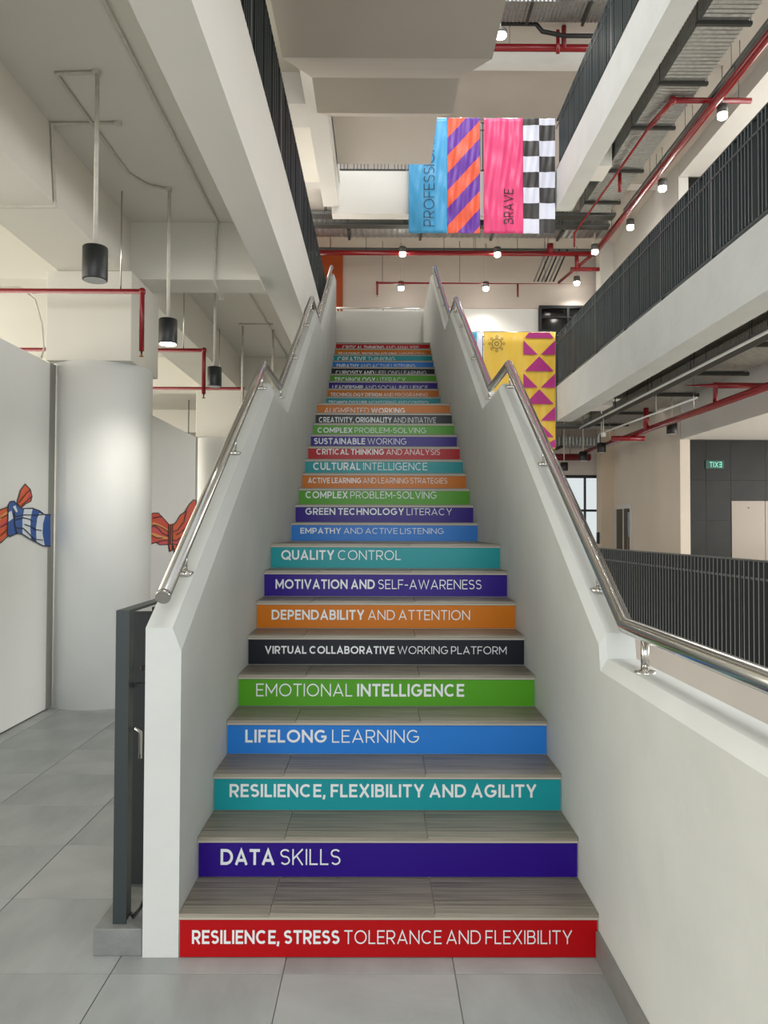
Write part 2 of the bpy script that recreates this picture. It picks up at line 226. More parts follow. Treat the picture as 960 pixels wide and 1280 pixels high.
# lettering: flat text turned to mesh, fitted to a box in the x-z plane facing -y
def glyph(ch, h):
    """centre lines of one geometric capital, cap height 1, half stroke h -> (polylines, advance width)"""
    t, b = 1-h, h
    def arc(cx, cy, rx, ry, a0, a1, n=18): return [(cx+rx*math.cos(math.radians(a0+(a1-a0)*k/n)), cy+ry*math.sin(math.radians(a0+(a1-a0)*k/n))) for k in range(n+1)]
    def bowl(x, y0, y1, w): r = (y1-y0)/2; return [(h, y1)] + arc(max(x, w-h-r), (y0+y1)/2, min(r, w-h-x), r, 90, -90, 12) + [(h, y0)]
    W = dict(A=.94, B=.74, C=.96, D=.90, E=.66, F=.64, G=1.0, H=.84, I=0, J=.60, K=.80, L=.60, M=1.02, N=.88, O=1.08, P=.72, Q=1.08, R=.76, S=.70, T=.74, U=.82, V=.92, W=1.38, X=.86, Y=.86, Z=.76)
    W[','] = .12; W['-'] = .42
    w = W.get(ch, .5); m = w/2
    if ch == 'I': return [[(h, 0), (h, 1)]], 2*h
    if ch == ',': return [[(h, 0), (h, 2*h)], [(h, h), (h*.4, -.16)]], 2*h
    if ch == '-': return [[(0, .42), (w, .42)]], w
    st = [(h, 0), (h, 1)]
    L = {
     'A': lambda: [[(h, 0), (m, t), (w-h, 0)], [(h+.16, .29), (w-h-.16, .29)]],
     'B': lambda: [st, bowl(.3, .53, t, w-.05), bowl(.3, b, .53, w)],
     'C': lambda: [arc(m+.02, .5, m-h+.02, .5-h, 48, 312, 28)],
     'D': lambda: [st, bowl(.3, b, t, w)],
     'E': lambda: [st, [(0, t), (w, t)], [(0, .51), (w-.06, .51)], [(0, b), (w, b)]],
     'F': lambda: [st, [(0, t), (w, t)], [(0, .49), (w-.06, .49)]],
     'G': lambda: [arc(m, .5, m-h, .5-h, 46, 352, 30), [(m+.04, .47), (w-h*.4, .47)]],
     'H': lambda: [st, [(w-h, 0), (w-h, 1)], [(0, .51), (w, .51)]],
     'J': lambda: [[(w-h, 1)] + arc(w/2, .28, w/2-h, .28-h, 0, -150, 14)],
     'K': lambda: [st, [(h, .36), (w-h, 1)], [(.32, .56), (w-h, 0)]],
     'L': lambda: [st, [(0, b), (w, b)]],
     'M': lambda: [st, [(w-h, 0), (w-h, 1)], [(h, t), (m, .28), (w-h, t)]],
     'N': lambda: [st, [(w-h, 0), (w-h, 1)], [(h, t), (w-h, b)]],
     'O': lambda: [arc(m, .5, m-h, .5-h, 0, 360, 36)],
     'P': lambda: [st, bowl(.3, .40, t, w)],
     'Q': lambda: [arc(m, .5, m-h, .5-h, 0, 360, 36), [(m+.12, .30), (w-.02, -.02)]],
     'R': lambda: [st, bowl(.3, .42, t, w), [(.36, .42), (w-h, 0)]],
     'S': lambda: [arc(m, (t+.52)/2, m-h, (t-.52)/2, 32, 270, 18) + arc(m, (.52+b)/2, m-h, (.52-b)/2, 90, -148, 18)[1:]],
     'T': lambda: [[(0, t), (w, t)], [(m, 0), (m, 1)]],
     'U': lambda: [[(h, 1)] + arc(m, .40, m-h, .40-h, 180, 360, 18) + [(w-h, 1)]],
     'V': lambda: [[(h, 1), (m, b), (w-h, 1)]],
     'W': lambda: [[(h, 1), (w*.27, b), (m, t), (w*.73, b), (w-h, 1)]],
     'X': lambda: [[(h, 0), (w-h, 1)], [(h, 1), (w-h, 0)]],
     'Y': lambda: [[(h, 1), (m, .42), (w-h, 1)], [(m, .44), (m, 0)]],
     'Z': lambda: [[(0, t), (w-h, t), (h, b), (w, b)]],
    }
    return L[ch](), w
def text_mesh(runs, name):
    """runs = [(word, stroke width)] -> (verts, faces, width, cap height) of flat ribbon letters"""
    V = []; F = []; x = 0
    for s, wgt in runs:
        h = wgt/2
        for ch in s:
            if ch == ' ': x += .36; continue
            lines, w = glyph(ch, h)
            for li, pl in enumerate(lines):
                lay = li*.0003
                pl = [Vector(p) for p in pl]; closed = (pl[0]-pl[-1]).length < 1e-5; k = len(pl); o = len(V)
                for i, p in enumerate(pl):
                    d0 = (p-pl[i-1]).normalized() if i else ((pl[-1]-pl[-2]).normalized() if closed else (pl[1]-p).normalized())
                    d1 = (pl[i+1]-p).normalized() if i < k-1 else ((pl[1]-pl[0]).normalized() if closed else d0)
                    d = d0+d1
                    if d.length < .05: d = d0.copy()
                    d.normalize(); n = Vector((-d.y, d.x)); c = max(.45, n.dot(Vector((-d0.y, d0.x))))
                    for sg in (h, -h): q = p+n*sg/c; V.append((q.x+x, q.y, lay))
                F += [(o+2*i, o+2*i+1, o+2*i+3, o+2*i+2) for i in range(k-1)]
            x += w + (.17 if wgt < .14 else .13)
    xs = [v[0] for v in V]
    return V, F, max(xs), 1.0
def lettering(runs, x0, x1, zb, zt, y, mt, parent, name='lettering', fn=None):
    parts = []; x = 0
    for s, wgt in runs:
        for wd in s.split():
            V, F, w, h = text_mesh([(wd, wgt)], name); parts.append((V, F, x)); x += w+.42
    tot = x-.42
    for V, F, o in parts:
        mb = MB(); mb.add([(x0+(a+o)/tot*(x1-x0), y-e, zb+b/h*(zt-zb)) for a, b, e in V], F)
        if fn: mb.v = [fn(v) for v in mb.v]
        ob = mb.build(name, mt, parent)

# ================================================================== large structure
def Yr(n): return 2.922 + .2924*(min(n, 9)-1) + (1.2205 if n > 9 else 0) + .2913*max(0, min(n, 19)-10) + (1.1146 if n > 19 else 0) + .2819*max(0, n-20)
def Zr(n): return .1653*min(n, 9) + .158*max(0, min(n, 19)-9) + .1595*max(0, n-19)
F1, F2, F3 = 4.663, 9.326, 13.989
HW = .775                                        # half width of the stair

# ground floor: bed with real tiles where the photograph shows them
floor = MB()
floor.box(-9, .915, -4, 24, -.3, -.006)
fl = tag(floor.build('floor', 'grout', origin=(-1, 5, -.3)), 'grey stone-look tiled floor round the foot of the stairs', 'floor', kind='structure')
tw, td = .6, .565
proto = {}
for i in range(-6, 2):
    for j in range(-1, 12):
        x0 = .235+(i-1)*.612; y0 = 2.812+(j-1)*td; x1 = x0+.612; y1 = y0+td
        x1c = min(x1, .776); x0c = x0
        if x1c-x0c < .02: continue
        if x0c > -.93 and y0 > 2.93: continue
        if x0c > -.93-.3 and x1c > -.9 and y0 > 2.93: x1c = -.9
        cut_y = y1
        if x0c >= -.93 and y1 > 2.93: cut_y = 2.93
        q = 'floor_tile' if (i*3+j*5) % 4 else 'floor_tile_pale'
        MB().box(x0c+.0016, x1c-.0016, y0+.0016, cut_y-.0016, -.006, .0015+random.random()*.0006, ch=.0012).build('tile', q, fl, origin=((x0c+x1c)/2, (y0+y1)/2, 0))
t2 = MB()                                        # the receding tiles too far off to tell apart
for i in range(-13, 1):
    for j in range(12, 36):
        x0 = .235+(i-1)*.612; y0 = 2.812+(j-1)*td
        if x0 < -.95: t2.box(x0+.0016, min(x0+.6104, -.92), y0+.0016, y0+td-.0016, -.006, .0015)
for i in range(-13, -6):
    for j in range(-8, 12):
        x0 = .235+(i-1)*.612; y0 = 2.812+(j-1)*td; t2.box(x0+.0016, x0+.6104, y0+.0016, y0+td-.0016, -.006, .0015)
for i in range(-6, 2):
    for j in range(-10, -1):
        x0 = .235+(i-1)*.612; y0 = 2.812+(j-1)*td; t2.box(x0+.0016, min(x0+.6104, .776), y0+.0016, y0+td-.0016, -.006, .0015)
tag(t2.build('distant_tiles', 'floor_tile', fl, origin=(-4, 12, 0)), kind='stuff')

# slabs, beams and ceilings -------------------------------------------------
def S(name, label, mt, *boxes, cat='wall'):
    mb = MB()
    for b in boxes: mb.box(*b)
    return struct(name, mb, mt, label, cat)
YE = 16.65                                       # front face of the cross galleries
# left bay
S('ceiling_left_bay', 'pale painted concrete ceiling over the hall left of the stairs', 'ceiling_paint', (-9, -1.151, -3, 24, 4.4, 4.60), cat='ceiling')
S('beam_left_edge', 'long white upstand beam along the left of the stairs under a dark railing', 'plaster_smooth', (-1.15, -.872, -3, YE, 3.90, 4.70), cat='beam')
for k, (y0, y1, lab) in enumerate([(7.1, 7.5, 'white cross beam above the nearest round column'), (12.7, 13.1, 'white cross beam above the farther round column'), (1.5, 1.9, 'white cross beam before the nearest pendant lamp'), (18.3, 18.7, 'white cross beam near the back of the left bay')]):
    S('beam_cross', lab, 'ceiling_paint', (-9, -1.151, y0, y1, 3.87, 4.399), cat='beam')
S('beam_girder', 'deep white girder running over the round columns', 'ceiling_paint', (-2.90, -2.335, -3, 1.499, 3.87, 4.399), (-2.90, -2.335, 1.901, 7.099, 3.87, 4.399), (-2.90, -2.335, 7.501, 12.699, 3.87, 4.399), (-2.90, -2.335, 13.101, 18.299, 3.87, 4.399), cat='beam')
S('wall_far_left', 'warm beige end wall of the left bay', 'warm_paint', (-9, -1.0, 21, 21.2, 0, 4.4))
S('wall_side_left', 'warm beige side wall far to the left', 'warm_paint', (-9.2, -9, -3, 21.2, 0, 4.6))
# right gallery
def right_gallery(z, nm, label, beam_label, soff):
    S('floor_'+nm, label, 'soffit_paint', (4.07, 12, -2, YE-.001, z-.25, z-.001), cat='floor')
    S('beam_'+nm, beam_label, 'plaster', (3.72, 4.069, -2, YE-.001, soff, z), cat='beam')
right_gallery(F1, 'gallery_one', 'concrete slab of the right-hand gallery, first level', 'off-white balcony fascia of the first right-hand gallery', 3.925)
right_gallery(F2, 'gallery_two', 'concrete slab of the right-hand gallery, second level', 'off-white balcony fascia of the second right-hand gallery', 8.475)
right_gallery(F3, 'gallery_three', 'concrete slab of the right-hand gallery, top level', 'off-white balcony fascia of the top right-hand gallery', 13.15)
S('floor_right_ground', 'low slab edge of the ground level across the void under a black railing', 'beige_paint', (3.72, 12, -2, 24, -.75, .18), cat='floor')
S('floor_basement', 'grey floor at the bottom of the void', 'floor_tile', (.92, 12, -4, 24, -4.8, -4.6), cat='floor')
# cross beam stubs under the right galleries (column heads)
for z, s in ((F1, 3.925), (F2, 8.475)):
    S('beam_stub', 'pale beam end at the column line under the %s gallery' % ('first' if z == F1 else 'second'), 'plaster_smooth', (4.07, 4.32, 14.55, 15.2, s+.002, z-.25), cat='beam')
# cross galleries at the back
S('beam_back_one', 'off-white fascia of the gallery across the back, first level', 'plaster_smooth', (-1.0, 3.719, YE, YE+.3, 3.87, F1), cat='beam')
S('floor_back_one', 'slab of the gallery across the back, first level', 'ceiling_paint', (-9, 12, YE+.301, 24, F1-.25, F1-.001), cat='floor')
S('beam_back_two', 'off-white fascia of the gallery across the back, second level', 'plaster_smooth', (-1.1, 3.719, YE, YE+.3, 8.40, F2), cat='beam')
S('floor_back_two', 'slab of the gallery across the back, second level', 'soffit_paint', (-9, 12, YE+.301, 24, F2-.25, F2-.001), cat='floor')
S('floor_left_one', 'slab of the left-hand gallery, first level', 'ceiling_paint', (-9, -1.151, -3, YE-.001, 4.601, F1), cat='floor')
S('ceiling_back_three', 'grey ceiling above the banners at the top of the atrium', 'soffit_paint', (-3, 12, YE, 24, 13.6, 13.99), cat='ceiling')
S('beam_back_three', 'bright beam crossing under the top ceiling', 'panel_white', (-3, 12, 19.2, 19.5, 13.25, 13.599), cat='beam')
# left side, second level ceiling and beams
S('ceiling_left_two', 'pale ceiling above the left-hand gallery', 'ceiling_paint', (-9, -.93, -3, YE, 9.08, 9.30), cat='ceiling')
S('beam_left_two', 'pale edge beam beside the upper stair flight', 'plaster_smooth', (-1.28, -.95, -3, YE-.001, 8.55, 9.079), cat='beam')
S('beam_left_two_cross', 'short pale cross beam left of the upper stair flight', 'plaster_smooth', (-9, -1.281, 12.6, 13.35, 8.55, 9.079), cat='beam')
S('wall_left_gallery', 'beige side wall of the left-hand gallery', 'beige_paint', (-4.7, -4.5, -3, 20.8, F1, 9.08))
# back walls
S('wall_back_one', 'pinkish grey end wall behind the first gallery with lamps before it', 'far_wall', (-1.06, 4.2, 20.8, 21, 7.56, 9.075), (5.75, 12, 20.8, 21, F1, 9.075), (4.2, 5.75, 20.8, 21, 7.62, 9.075))
S('wall_back_one_lower', 'brighter white lower wall behind the yellow banner', 'panel_white', (-1.06, 4.199, 20.85, 21, F1, 7.559))
S('wall_orange', 'rust-orange wall panel at the head of the stairs', 'orange_wall', (-4.5, -1.062, 20.7, 21, F1, 9.075))
S('wall_back_two', 'pale end wall behind the second gallery', 'far_wall', (-9, 12, 22.6, 22.8, F2, 13.6))
# ground level, right side, behind the black railing
S('wall_side_right', 'beige plaster wall beyond the ground-level railing with a glazed door', 'beige_paint', (6.0, 6.2, 15.65, 18.66, .18, 4.41), (6.0, 6.2, 18.66, 19.98, 2.24, 4.41), (6.0, 6.2, 19.98, 20.05, .18, 4.41))
S('pillar_ground', 'pinkish beige pier beside the glazed door', 'warm_paint', (5.66, 6.2, 20.051, 20.5, .18, 4.41), cat='pillar')
S('wall_side_right_upper', 'white side wall of the first right-hand gallery', 'plaster_smooth', (6.0, 6.2, 15.65, 20.05, F1, 9.076))
S('pillar_upper', 'off-white pier at the far end of the first right-hand gallery', 'plaster_smooth', (5.66, 6.2, 20.051, 20.5, F1, 9.076), cat='pillar')
S('ceiling_lobby', 'dropped white ceiling in front of the black lift wall', 'plaster_smooth', (6.0, 12, 4, 15.62, 3.43, 4.41), cat='ceiling')
S('ceiling_lobby_upper', 'dropped white ceiling over the upper lift lobby', 'plaster_smooth', (6.0, 12, 4, 15.62, 8.77, 9.076), cat='ceiling')
S('wall_back_ground', 'grey end wall over the ground-floor windows', 'far_wall', (-1, 4.3, 20.8, 21, -.7, 4.41), (4.3, 6.6, 20.8, 21, 3.08, 4.41), (6.6, 12, 20.8, 21, -.7, 4.41), (4.3, 6.6, 20.8, 21, -.7, .25))

# black stone lift walls, built slab by slab
def lift_wall(z0, z1, name, label):
    w = S(name, label, 'black_metal', (6.2, 12, 15.68, 15.9, z0, z1))
    xs = [6.0, 6.52, 7.02, 7.72, 8.39, 9.0]; h = (z1-z0)/4
    for i in range(5):
        for j in range(4):
            a, b = z0+j*h, z0+(j+1)*h
            if z0 < 1 and xs[i+1] > 7.03 and xs[i] < 8.3:
                if b <= 2.2: continue
                a = max(a, 2.2)
            MB().box(xs[i]+.002, xs[i+1]-.002, 15.655-random.random()*.003, 15.679, a+.002, b-.002).build('panel', 'black_stone', w, origin=(xs[i], 15.66, a))
    return w
lift_wall(.18, 3.425, 'wall_lift_ground', 'glossy black stone wall round the lift door')
lift_wall(F1, 8.765, 'wall_lift_upper', 'glossy black stone wall behind the first gallery railing')
d = S('door_1', 'brushed steel lift door in the black stone wall', 'lift_steel', (7.03, 7.70, 15.64, 15.675, .18, 2.195), cat='door')
MB().box(7.71, 8.38, 15.64, 15.675, .18, 2.195).build('leaf', 'lift_steel', d)
MB().box(7.36, 7.38, 15.63, 15.64, 2.05, 2.07).build('sensor', 'lamp_black', d)
# reflection of an exit sign in the polished stone, built as a thin panel
ex = bx(6.505, 6.875, 15.625, 15.65, 2.84, 3.01, ch=.004).build('exit_reflection', 'exit_green')
tag(ex, 'small green reflection of an exit sign with reversed letters on black stone', 'sign')
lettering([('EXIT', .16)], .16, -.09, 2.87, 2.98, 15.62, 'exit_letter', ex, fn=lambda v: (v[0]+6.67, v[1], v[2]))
# glazed door in the side wall
d = S('door_2', 'narrow glazed door with white frame in the beige wall', 'door_frame', (5.97, 6.03, 18.66, 18.74, .18, 2.24), (5.97, 6.03, 19.90, 19.98, .18, 2.24), (5.97, 6.03, 18.74, 19.90, 2.14, 2.24), cat='door')
bx(6.0, 6.02, 18.745, 19.295, .2, 2.135).build('leaf', 'dark_glass', d); bx(6.0, 6.02, 19.345, 19.895, .2, 2.135).build('leaf', 'dark_glass', d)
bx(5.985, 6.02, 19.297, 19.343, .2, 2.135).build('mullion', 'door_frame', d); bx(5.95, 5.985, 18.82, 18.85, .95, 1.45).build('handle', 'brass', d)
tag(bx(5.60, 5.659, 20.22, 20.32, 1.25, 1.55, ch=.005).build('wall_box', 'black_metal'), 'small black box on the pier beside the glazed door', 'box')
# ground window
w = S('window_1', 'black framed ground-floor window at the far end', 'frame_black', (4.3, 6.6, 20.82, 20.9, 3.0, 3.08), (4.3, 6.6, 20.82, 20.9, .25, .31), (4.3, 4.36, 20.82, 20.9, .31, 3.0), (6.54, 6.6, 20.82, 20.9, .31, 3.0), cat='window')
for x in (4.86, 5.42, 5.98): bx(x, x+.05, 20.82, 20.9, .311, 2.999).build('mullion', 'frame_black', w)
bx(4.361, 6.539, 20.815, 20.905, 2.10, 2.16).build('transom', 'frame_black', w)
for i, x in enumerate((4.36, 4.91, 5.47, 6.03)):
    for z0, z1 in ((.31, 2.10), (2.16, 3.0)): bx(x, x+.5, 20.855, 20.865, z0, z1).build('pane', 'window_glass', w)
# upper window
w = S('window_2', 'dark glazed screen above the yellow banner at first level', 'frame_black', (4.2, 5.75, 20.72, 20.8, 7.54, 7.62), (4.2, 4.27, 20.72, 20.8, F1, 7.54), (5.68, 5.75, 20.72, 20.8, F1, 7.54), cat='window')
for x in (4.95, 5.38): bx(x, x+.06, 20.72, 20.8, F1, 7.539).build('mullion', 'frame_black', w)
for z in (6.9, 7.28): bx(4.271, 5.679, 20.71, 20.79, z, z+.05).build('transom', 'frame_black', w)
for x0, x1 in ((4.271, 4.949), (5.011, 5.379), (5.441, 5.679)): bx(x0, x1, 20.77, 20.785, F1, 7.539).build('pane', 'dark_glass', w)
# upper window lintel filler behind the pane
S('trim_1', 'dark reveal behind the upper glazed screen', 'black_metal', (4.2, 5.75, 20.86, 21, F1, 7.62))

# ================================================================== staircase
def soffit(oy=0, oz=0):
    return [(14.95+oy, 4.413+oz), (13.97+oy, 4.413+oz), (10.9+oy, 2.817+oz), (10.04+oy, 2.817+oz), (7.04+oy, 1.237+oz), (5.55+oy, 1.237+oz)]
def build_stair():
    root = thing('staircase', 'long straight staircase with bright coloured risers carrying white lettering', 'staircase', (0, 2.922, 0))
    prof = [(Yr(1), 0)]
    for n in range(1, 29): prof += [(Yr(n), Zr(n)-.024), (Yr(n+1), Zr(n)-.024)]
    prof += [(Yr(29), Zr(29)-.024), (14.95, Zr(29)-.024)] + soffit() + [(3.37, 0)]
    MB().prism_x(prof, -HW+.001, HW-.001).build('stair_body', 'plaster', root)
    for n in range(1, 30):
        y0 = Yr(n)-.014; y1 = Yr(n+1)-.001 if n < 29 else 14.80
        z = Zr(n)
        t = bx(-HW+.001, HW-.001, y0+.004, y1, z-.024, z-.006).build('tread' if n not in (9, 19, 29) else 'landing', 'nosing_edge', root, origin=(0, y0, z))
        if n <= 9:
            js = [-HW+.001, -.46+.02*(n % 3), .16+.01*(n % 2), HW-.001]
            for a, b in zip(js, js[1:]):
                bx(a+.0012, b-.0012, y0, y0+.062, z-.014, z, ch=.0015).build('nosing', 'nosing_tile', t, origin=((a+b)/2, y0, z))
                bx(a+.0012, b-.0012, y0+.0645, y1, z-.006, z, ch=.001).build('tile', 'tread_tile', t, origin=((a+b)/2, y0, z))
        else:
            bx(-HW+.002, HW-.002, y0, y1, z-.006, z).build('tile', 'tread_tile', t, origin=(0, y0, z))
    B, L = .185, .102
    T = {1: ('red', [('RESILIENCE, STRESS', B), ('TOLERANCE AND FLEXIBILITY', L)], -.725, .677, .053, .103),
     2: ('purple', [('DATA', B), ('SKILLS', L)], -.681, -.194, .217, .281), 3: ('teal', [('RESILIENCE, FLEXIBILITY AND AGILITY', B)], -.702, .663, .391, .449),
     4: ('blue', [('LIFELONG', B), ('LEARNING', L)], -.684, .155, .553, .615), 5: ('green', [('EMOTIONAL', L), ('INTELLIGENCE', B)], -.679, .404, .713, .779),
     6: ('black', [('VIRTUAL COLLABORATIVE', B), ('WORKING PLATFORM', L)], -.678, .672, .888, .931), 7: ('orange', [('DEPENDABILITY', B), ('AND ATTENTION', L)], -.682, .501, 1.044, 1.103),
     8: ('purple', [('MOTIVATION AND', B), ('SELF-AWARENESS', L)], -.699, .608, 1.206, 1.266), 9: ('teal', [('QUALITY', B), ('CONTROL', L)], -.701, .103, 1.379, 1.444),
     10: ('blue', [('EMPATHY', B), ('AND ACTIVE LISTENING', L)], -.699, .492, 1.55, 1.598), 11: ('purple', [('GREEN TECHNOLOGY', B), ('LITERACY', L)], -.685, .586, 1.712, 1.771),
     12: ('green', [('COMPLEX', B), ('PROBLEM-SOLVING', L)], -.713, .474, 1.867, 1.931), 13: ('orange', [('ACTIVE LEARNING', B), ('AND LEARNING STRATEGIES', L)], -.719, .595, 2.022, 2.074),
     14: ('teal', [('CULTURAL', B), ('INTELLIGENCE', L)], -.695, .423, 2.169, 2.244), 15: ('red', [('CRITICAL THINKING', B), ('AND ANALYSIS', L)], -.688, .571, 2.349, 2.408),
     16: ('purple', [('SUSTAINABLE', B), ('WORKING', L)], -.738, .238, 2.487, 2.552), 17: ('green', [('COMPLEX', B), ('PROBLEM-SOLVING', L)], -.725, .463, 2.645, 2.702),
     18: ('black', [('CREATIVITY, ORIGINALITY', B), ('AND INITIATIVE', L)], -.734, .592, 2.798, 2.86), 19: ('orange', [('AUGMENTED', L), ('WORKING', B)], -.694, .251, 2.947, 3.012),
     20: ('green', None, 0, 0, 0, 0), 21: ('teal', [('TECHNOLOGY USE,', B), ('MONITORING AND CONTROL', L)], -.738, .626, 3.278, 3.327),
     22: ('orange', [('TECHNOLOGY DESIGN', B), ('AND PROGRAMING', L)], -.73, .621, 3.435, 3.485), 23: ('purple', [('LEADERSHIP', B), ('AND SOCIAL INFLUENCE', L)], -.723, .635, 3.587, 3.642),
     24: ('green', [('TECHNOLOGY', B), ('LITERACY', L)], -.712, .325, 3.742, 3.812), 25: ('black', [('CURIOSITY AND', B), ('LIFELONG LEARNING', L)], -.709, .648, 3.911, 3.968),
     26: ('blue', [('EMPATHY', B), ('AND ACTIVE LISTENING', L)], -.712, .493, 4.072, 4.129), 27: ('teal', [('CREATIVE', B), ('THINKING', L)], -.714, .191, 4.231, 4.303),
     28: ('orange', [('REASONING, PROBLEM-SOLVING', B), ('AND IDEATION', L)], -.717, .681, 4.385, 4.437), 29: ('red', [('CRITICAL THINKING', B), ('AND ANALYSIS', L)], -.667, .592, 4.554, 4.614)}
    for n in range(1, 30):
        c, runs, x0, x1, zb, zt = T[n]
        zl = Zr(n-1)+.003 if n > 1 else .004
        y = Yr(n)
        r = bx(-HW+.004, HW-.004, y-.008, y-.001, zl, Zr(n)-.026, ch=.001).build('riser', 'vinyl_'+c, root, origin=(0, y, zl))
        r['label'] = '%s riser panel%s' % (c, ' reading '+' '.join(s for s, _ in runs).lower() if runs else ' without visible lettering')
        if runs: lettering(runs, x0, x1, zb, zt, y-.0088, 'letter_white', r)
    return root
build_stair()

# parapets: lofted with a chamfered inner top edge
def parapet(side, prof, name, label):
    """prof: stations (y, top z, bottom z)"""
    s = side; mb = MB(); k = len(prof); vs = []
    for y, zt, zb in prof:
        vs += [(s*.908, y, zb), (s*.908, y, zt), (s*(.808 if s < 0 else .802), y, zt), (s*HW, y, zt-(.085 if s < 0 else .045)), (s*HW, y, zb)]
    fs = [(i*5+j, i*5+(j+1) % 5, (i+1)*5+(j+1) % 5, (i+1)*5+j) for i in range(k-1) for j in range(5)]
    fs += [(0, 1, 2, 3, 4), tuple((k-1)*5+j for j in (4, 3, 2, 1, 0))]
    mb.add(vs, fs)
    return struct(name, mb, 'plaster', label, 'wall')
PL = [(2.916, 1.212, 0), (3.37, 1.465, 0), (5.375, 2.592, 1.13), (6.19, 2.592, 1.13), (7.04, 3.053, 1.237), (9.095, 4.168, 2.33), (9.85, 4.168, 2.73), (10.9, 4.764, 2.80), (12.68, 5.772, 3.75), (12.80, 5.772, 3.8)]
parapet(-1, PL, 'wall_stair_left', 'white plastered parapet stepping up the left side of the stairs')
PR = [(-1.5, 1.108, -.75), (2.878, 1.108, -.75), (2.90, 1.20, -.75), (3.37, 1.465, -.3), (5.345, 2.592, .9), (6.19, 2.592, 1.1), (7.04, 3.053, 1.237), (9.095, 4.168, 2.33), (9.85, 4.168, 2.73), (10.9, 4.764, 2.80), (12.68, 5.772, 3.75), (14.80, 5.772, 4.413)]
parapet(1, PR, 'wall_stair_right', 'white plastered parapet on the right, long and low in front and rising with the stairs')
S('wall_stair_head', 'low off-white wall across the top landing', 'plaster_smooth', (-.95, HW-.001, 14.81, 14.94, F1-.02, 5.765))
# upper flight seen from beneath
up = MB()
oz = F1
top = [(5.55, 1.30+oz), (7.0, 1.52+oz), (9.9, 3.05+oz), (10.9, 3.10+oz), (13.8, 4.66+oz), (15.8, 4.66+oz)]
sf = [(15.8, 4.417+oz), (13.97, 4.417+oz), (10.9, 2.817+oz), (10.04, 2.817+oz), (7.04, 1.237+oz), (5.55, 1.237+oz), (3.2, -.05+oz), (3.2, .1+oz)]
up.prism_x(top+sf, -.945, .975)
struct('ceiling_upper_stair', up, 'soffit_paint', 'grey underside of the next stair flight rising overhead', 'ceiling')
for sd in (-1, 1):
    x0, x1 = ((.975, .977) if sd > 0 else (-.947, -.945))
# skirting of the low wall
S('baseboard_right', 'grey tile skirting at the foot of the right parapet', 'skirting', (.762, .7745, -1.5, 2.905, .002, .104), cat='baseboard')

# ------------------------------------------------------------------ round columns with square heads
def column(y, lab, r=.445):
    mb = MB().lathe(-2.635, y, [(r, 0), (r, 3.07)], 48)
    c = struct('column', mb, 'panel_white', lab, 'column')
    head = bx(-2.62-.375, -2.62+.375, y-.42, y+.42, 3.07, 3.869, ch=.004).build('column_head', 'ceiling_paint', c)
    return c
column(7.29, 'thick round white column between the two painted wall panels')
column(12.9, 'farther round column behind the second painted panel')
# white exhibition panels with painted scarves
def exhib(y0, y1, art, lab, x=-2.945):
    w = bx(x-.11, x, y0, y1, .012, 3.04, ch=.004).build('partition_panel', 'panel_white')
    tag(w, lab, 'panel')
    bx(x-.115, x+.004, y1-.09, y1+.03, .012, 3.045).build('edge_trim', 'panel_trim', w)
    mb = MB()
    yb = y1
    for k, (c, pts) in enumerate(art):
        mb.m('paint_'+c)
        pts = [(min(yb, p[0]), p[1]) for p in pts]
        mb.add([(x+.0052+.00012*k, a, b) for a, b in pts], [tuple(range(len(pts)))])
    mb.build('painted_scarf', None, w, origin=(x, y0, 1.6))
    return w
exhib(4.3, 6.93, ART1, 'tall white display panel painted with a blue and white striped scarf')
exhib(8.6, 12.36, ART2, 'tall white display panel painted with a knotted orange scarf')

# ================================================================== railings
def railing(name, lab, axis, c, a0, a1, z0, zt, zm, mt='dark_metal', spacing=.1, group=None, posts=1.6, depth=.06, capm=None, edge='bar_edge_lit_dim', dense=False):
    """a railing along y at x=c (axis 'y') or along x at y=c (axis 'x')"""
    def b(u0, u1, v0, v1, z0_, z1_): return bx(v0, v1, u0, u1, z0_, z1_) if axis == 'y' else bx(u0, u1, v0, v1, z0_, z1_)
    loc = (c, a0, z0) if axis == 'y' else (a0, c, z0)
    root = thing(name, lab, 'railing', loc, group)
    b(a0, a1, c-.025, c+.025, zt-.018, zt).build('top_rail', capm or mt, root)
    b(a0, a1, c-.034, c-.0255, zm-.012, zm+.012).build('mid_rail', capm or mt, root)
    b(a0, a1, c-.02, c+.02, z0+.05, z0+.07).build('bottom_rail', mt, root)
    n = int((a1-a0)/(.105 if dense else .088))-1; me = None
    for i in range(n):
        u = a0+.03+((i//5)*.44+(i % 5)*.076 if not dense else i*.105); w = .009
        if me is None:
            u00 = u
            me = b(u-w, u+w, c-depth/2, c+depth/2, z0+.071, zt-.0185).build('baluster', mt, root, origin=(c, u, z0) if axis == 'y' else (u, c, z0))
            me.data.materials.append(MATS[edge])  # second material paints edge light on the narrow faces
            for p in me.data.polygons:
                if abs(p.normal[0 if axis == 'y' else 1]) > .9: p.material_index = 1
        else: copy_obj(me, root, me.location + (Vector((0, u-u00, 0)) if axis == 'y' else Vector((u-u00, 0, 0))))
    k = int((a1-a0)/posts); pm = None
    for i in range(k+1):
        u = a0+i*posts+.001
        if pm is None:
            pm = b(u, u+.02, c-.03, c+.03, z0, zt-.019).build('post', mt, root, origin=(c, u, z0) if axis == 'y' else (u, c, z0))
            pm.data.materials.append(MATS['rail_metal'])  # paler narrow faces stand in for light on the post edges
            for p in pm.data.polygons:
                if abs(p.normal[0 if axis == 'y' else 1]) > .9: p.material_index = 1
        else: copy_obj(pm, root, pm.location + (Vector((0, i*posts, 0)) if axis == 'y' else Vector((i*posts, 0, 0))))
    return root
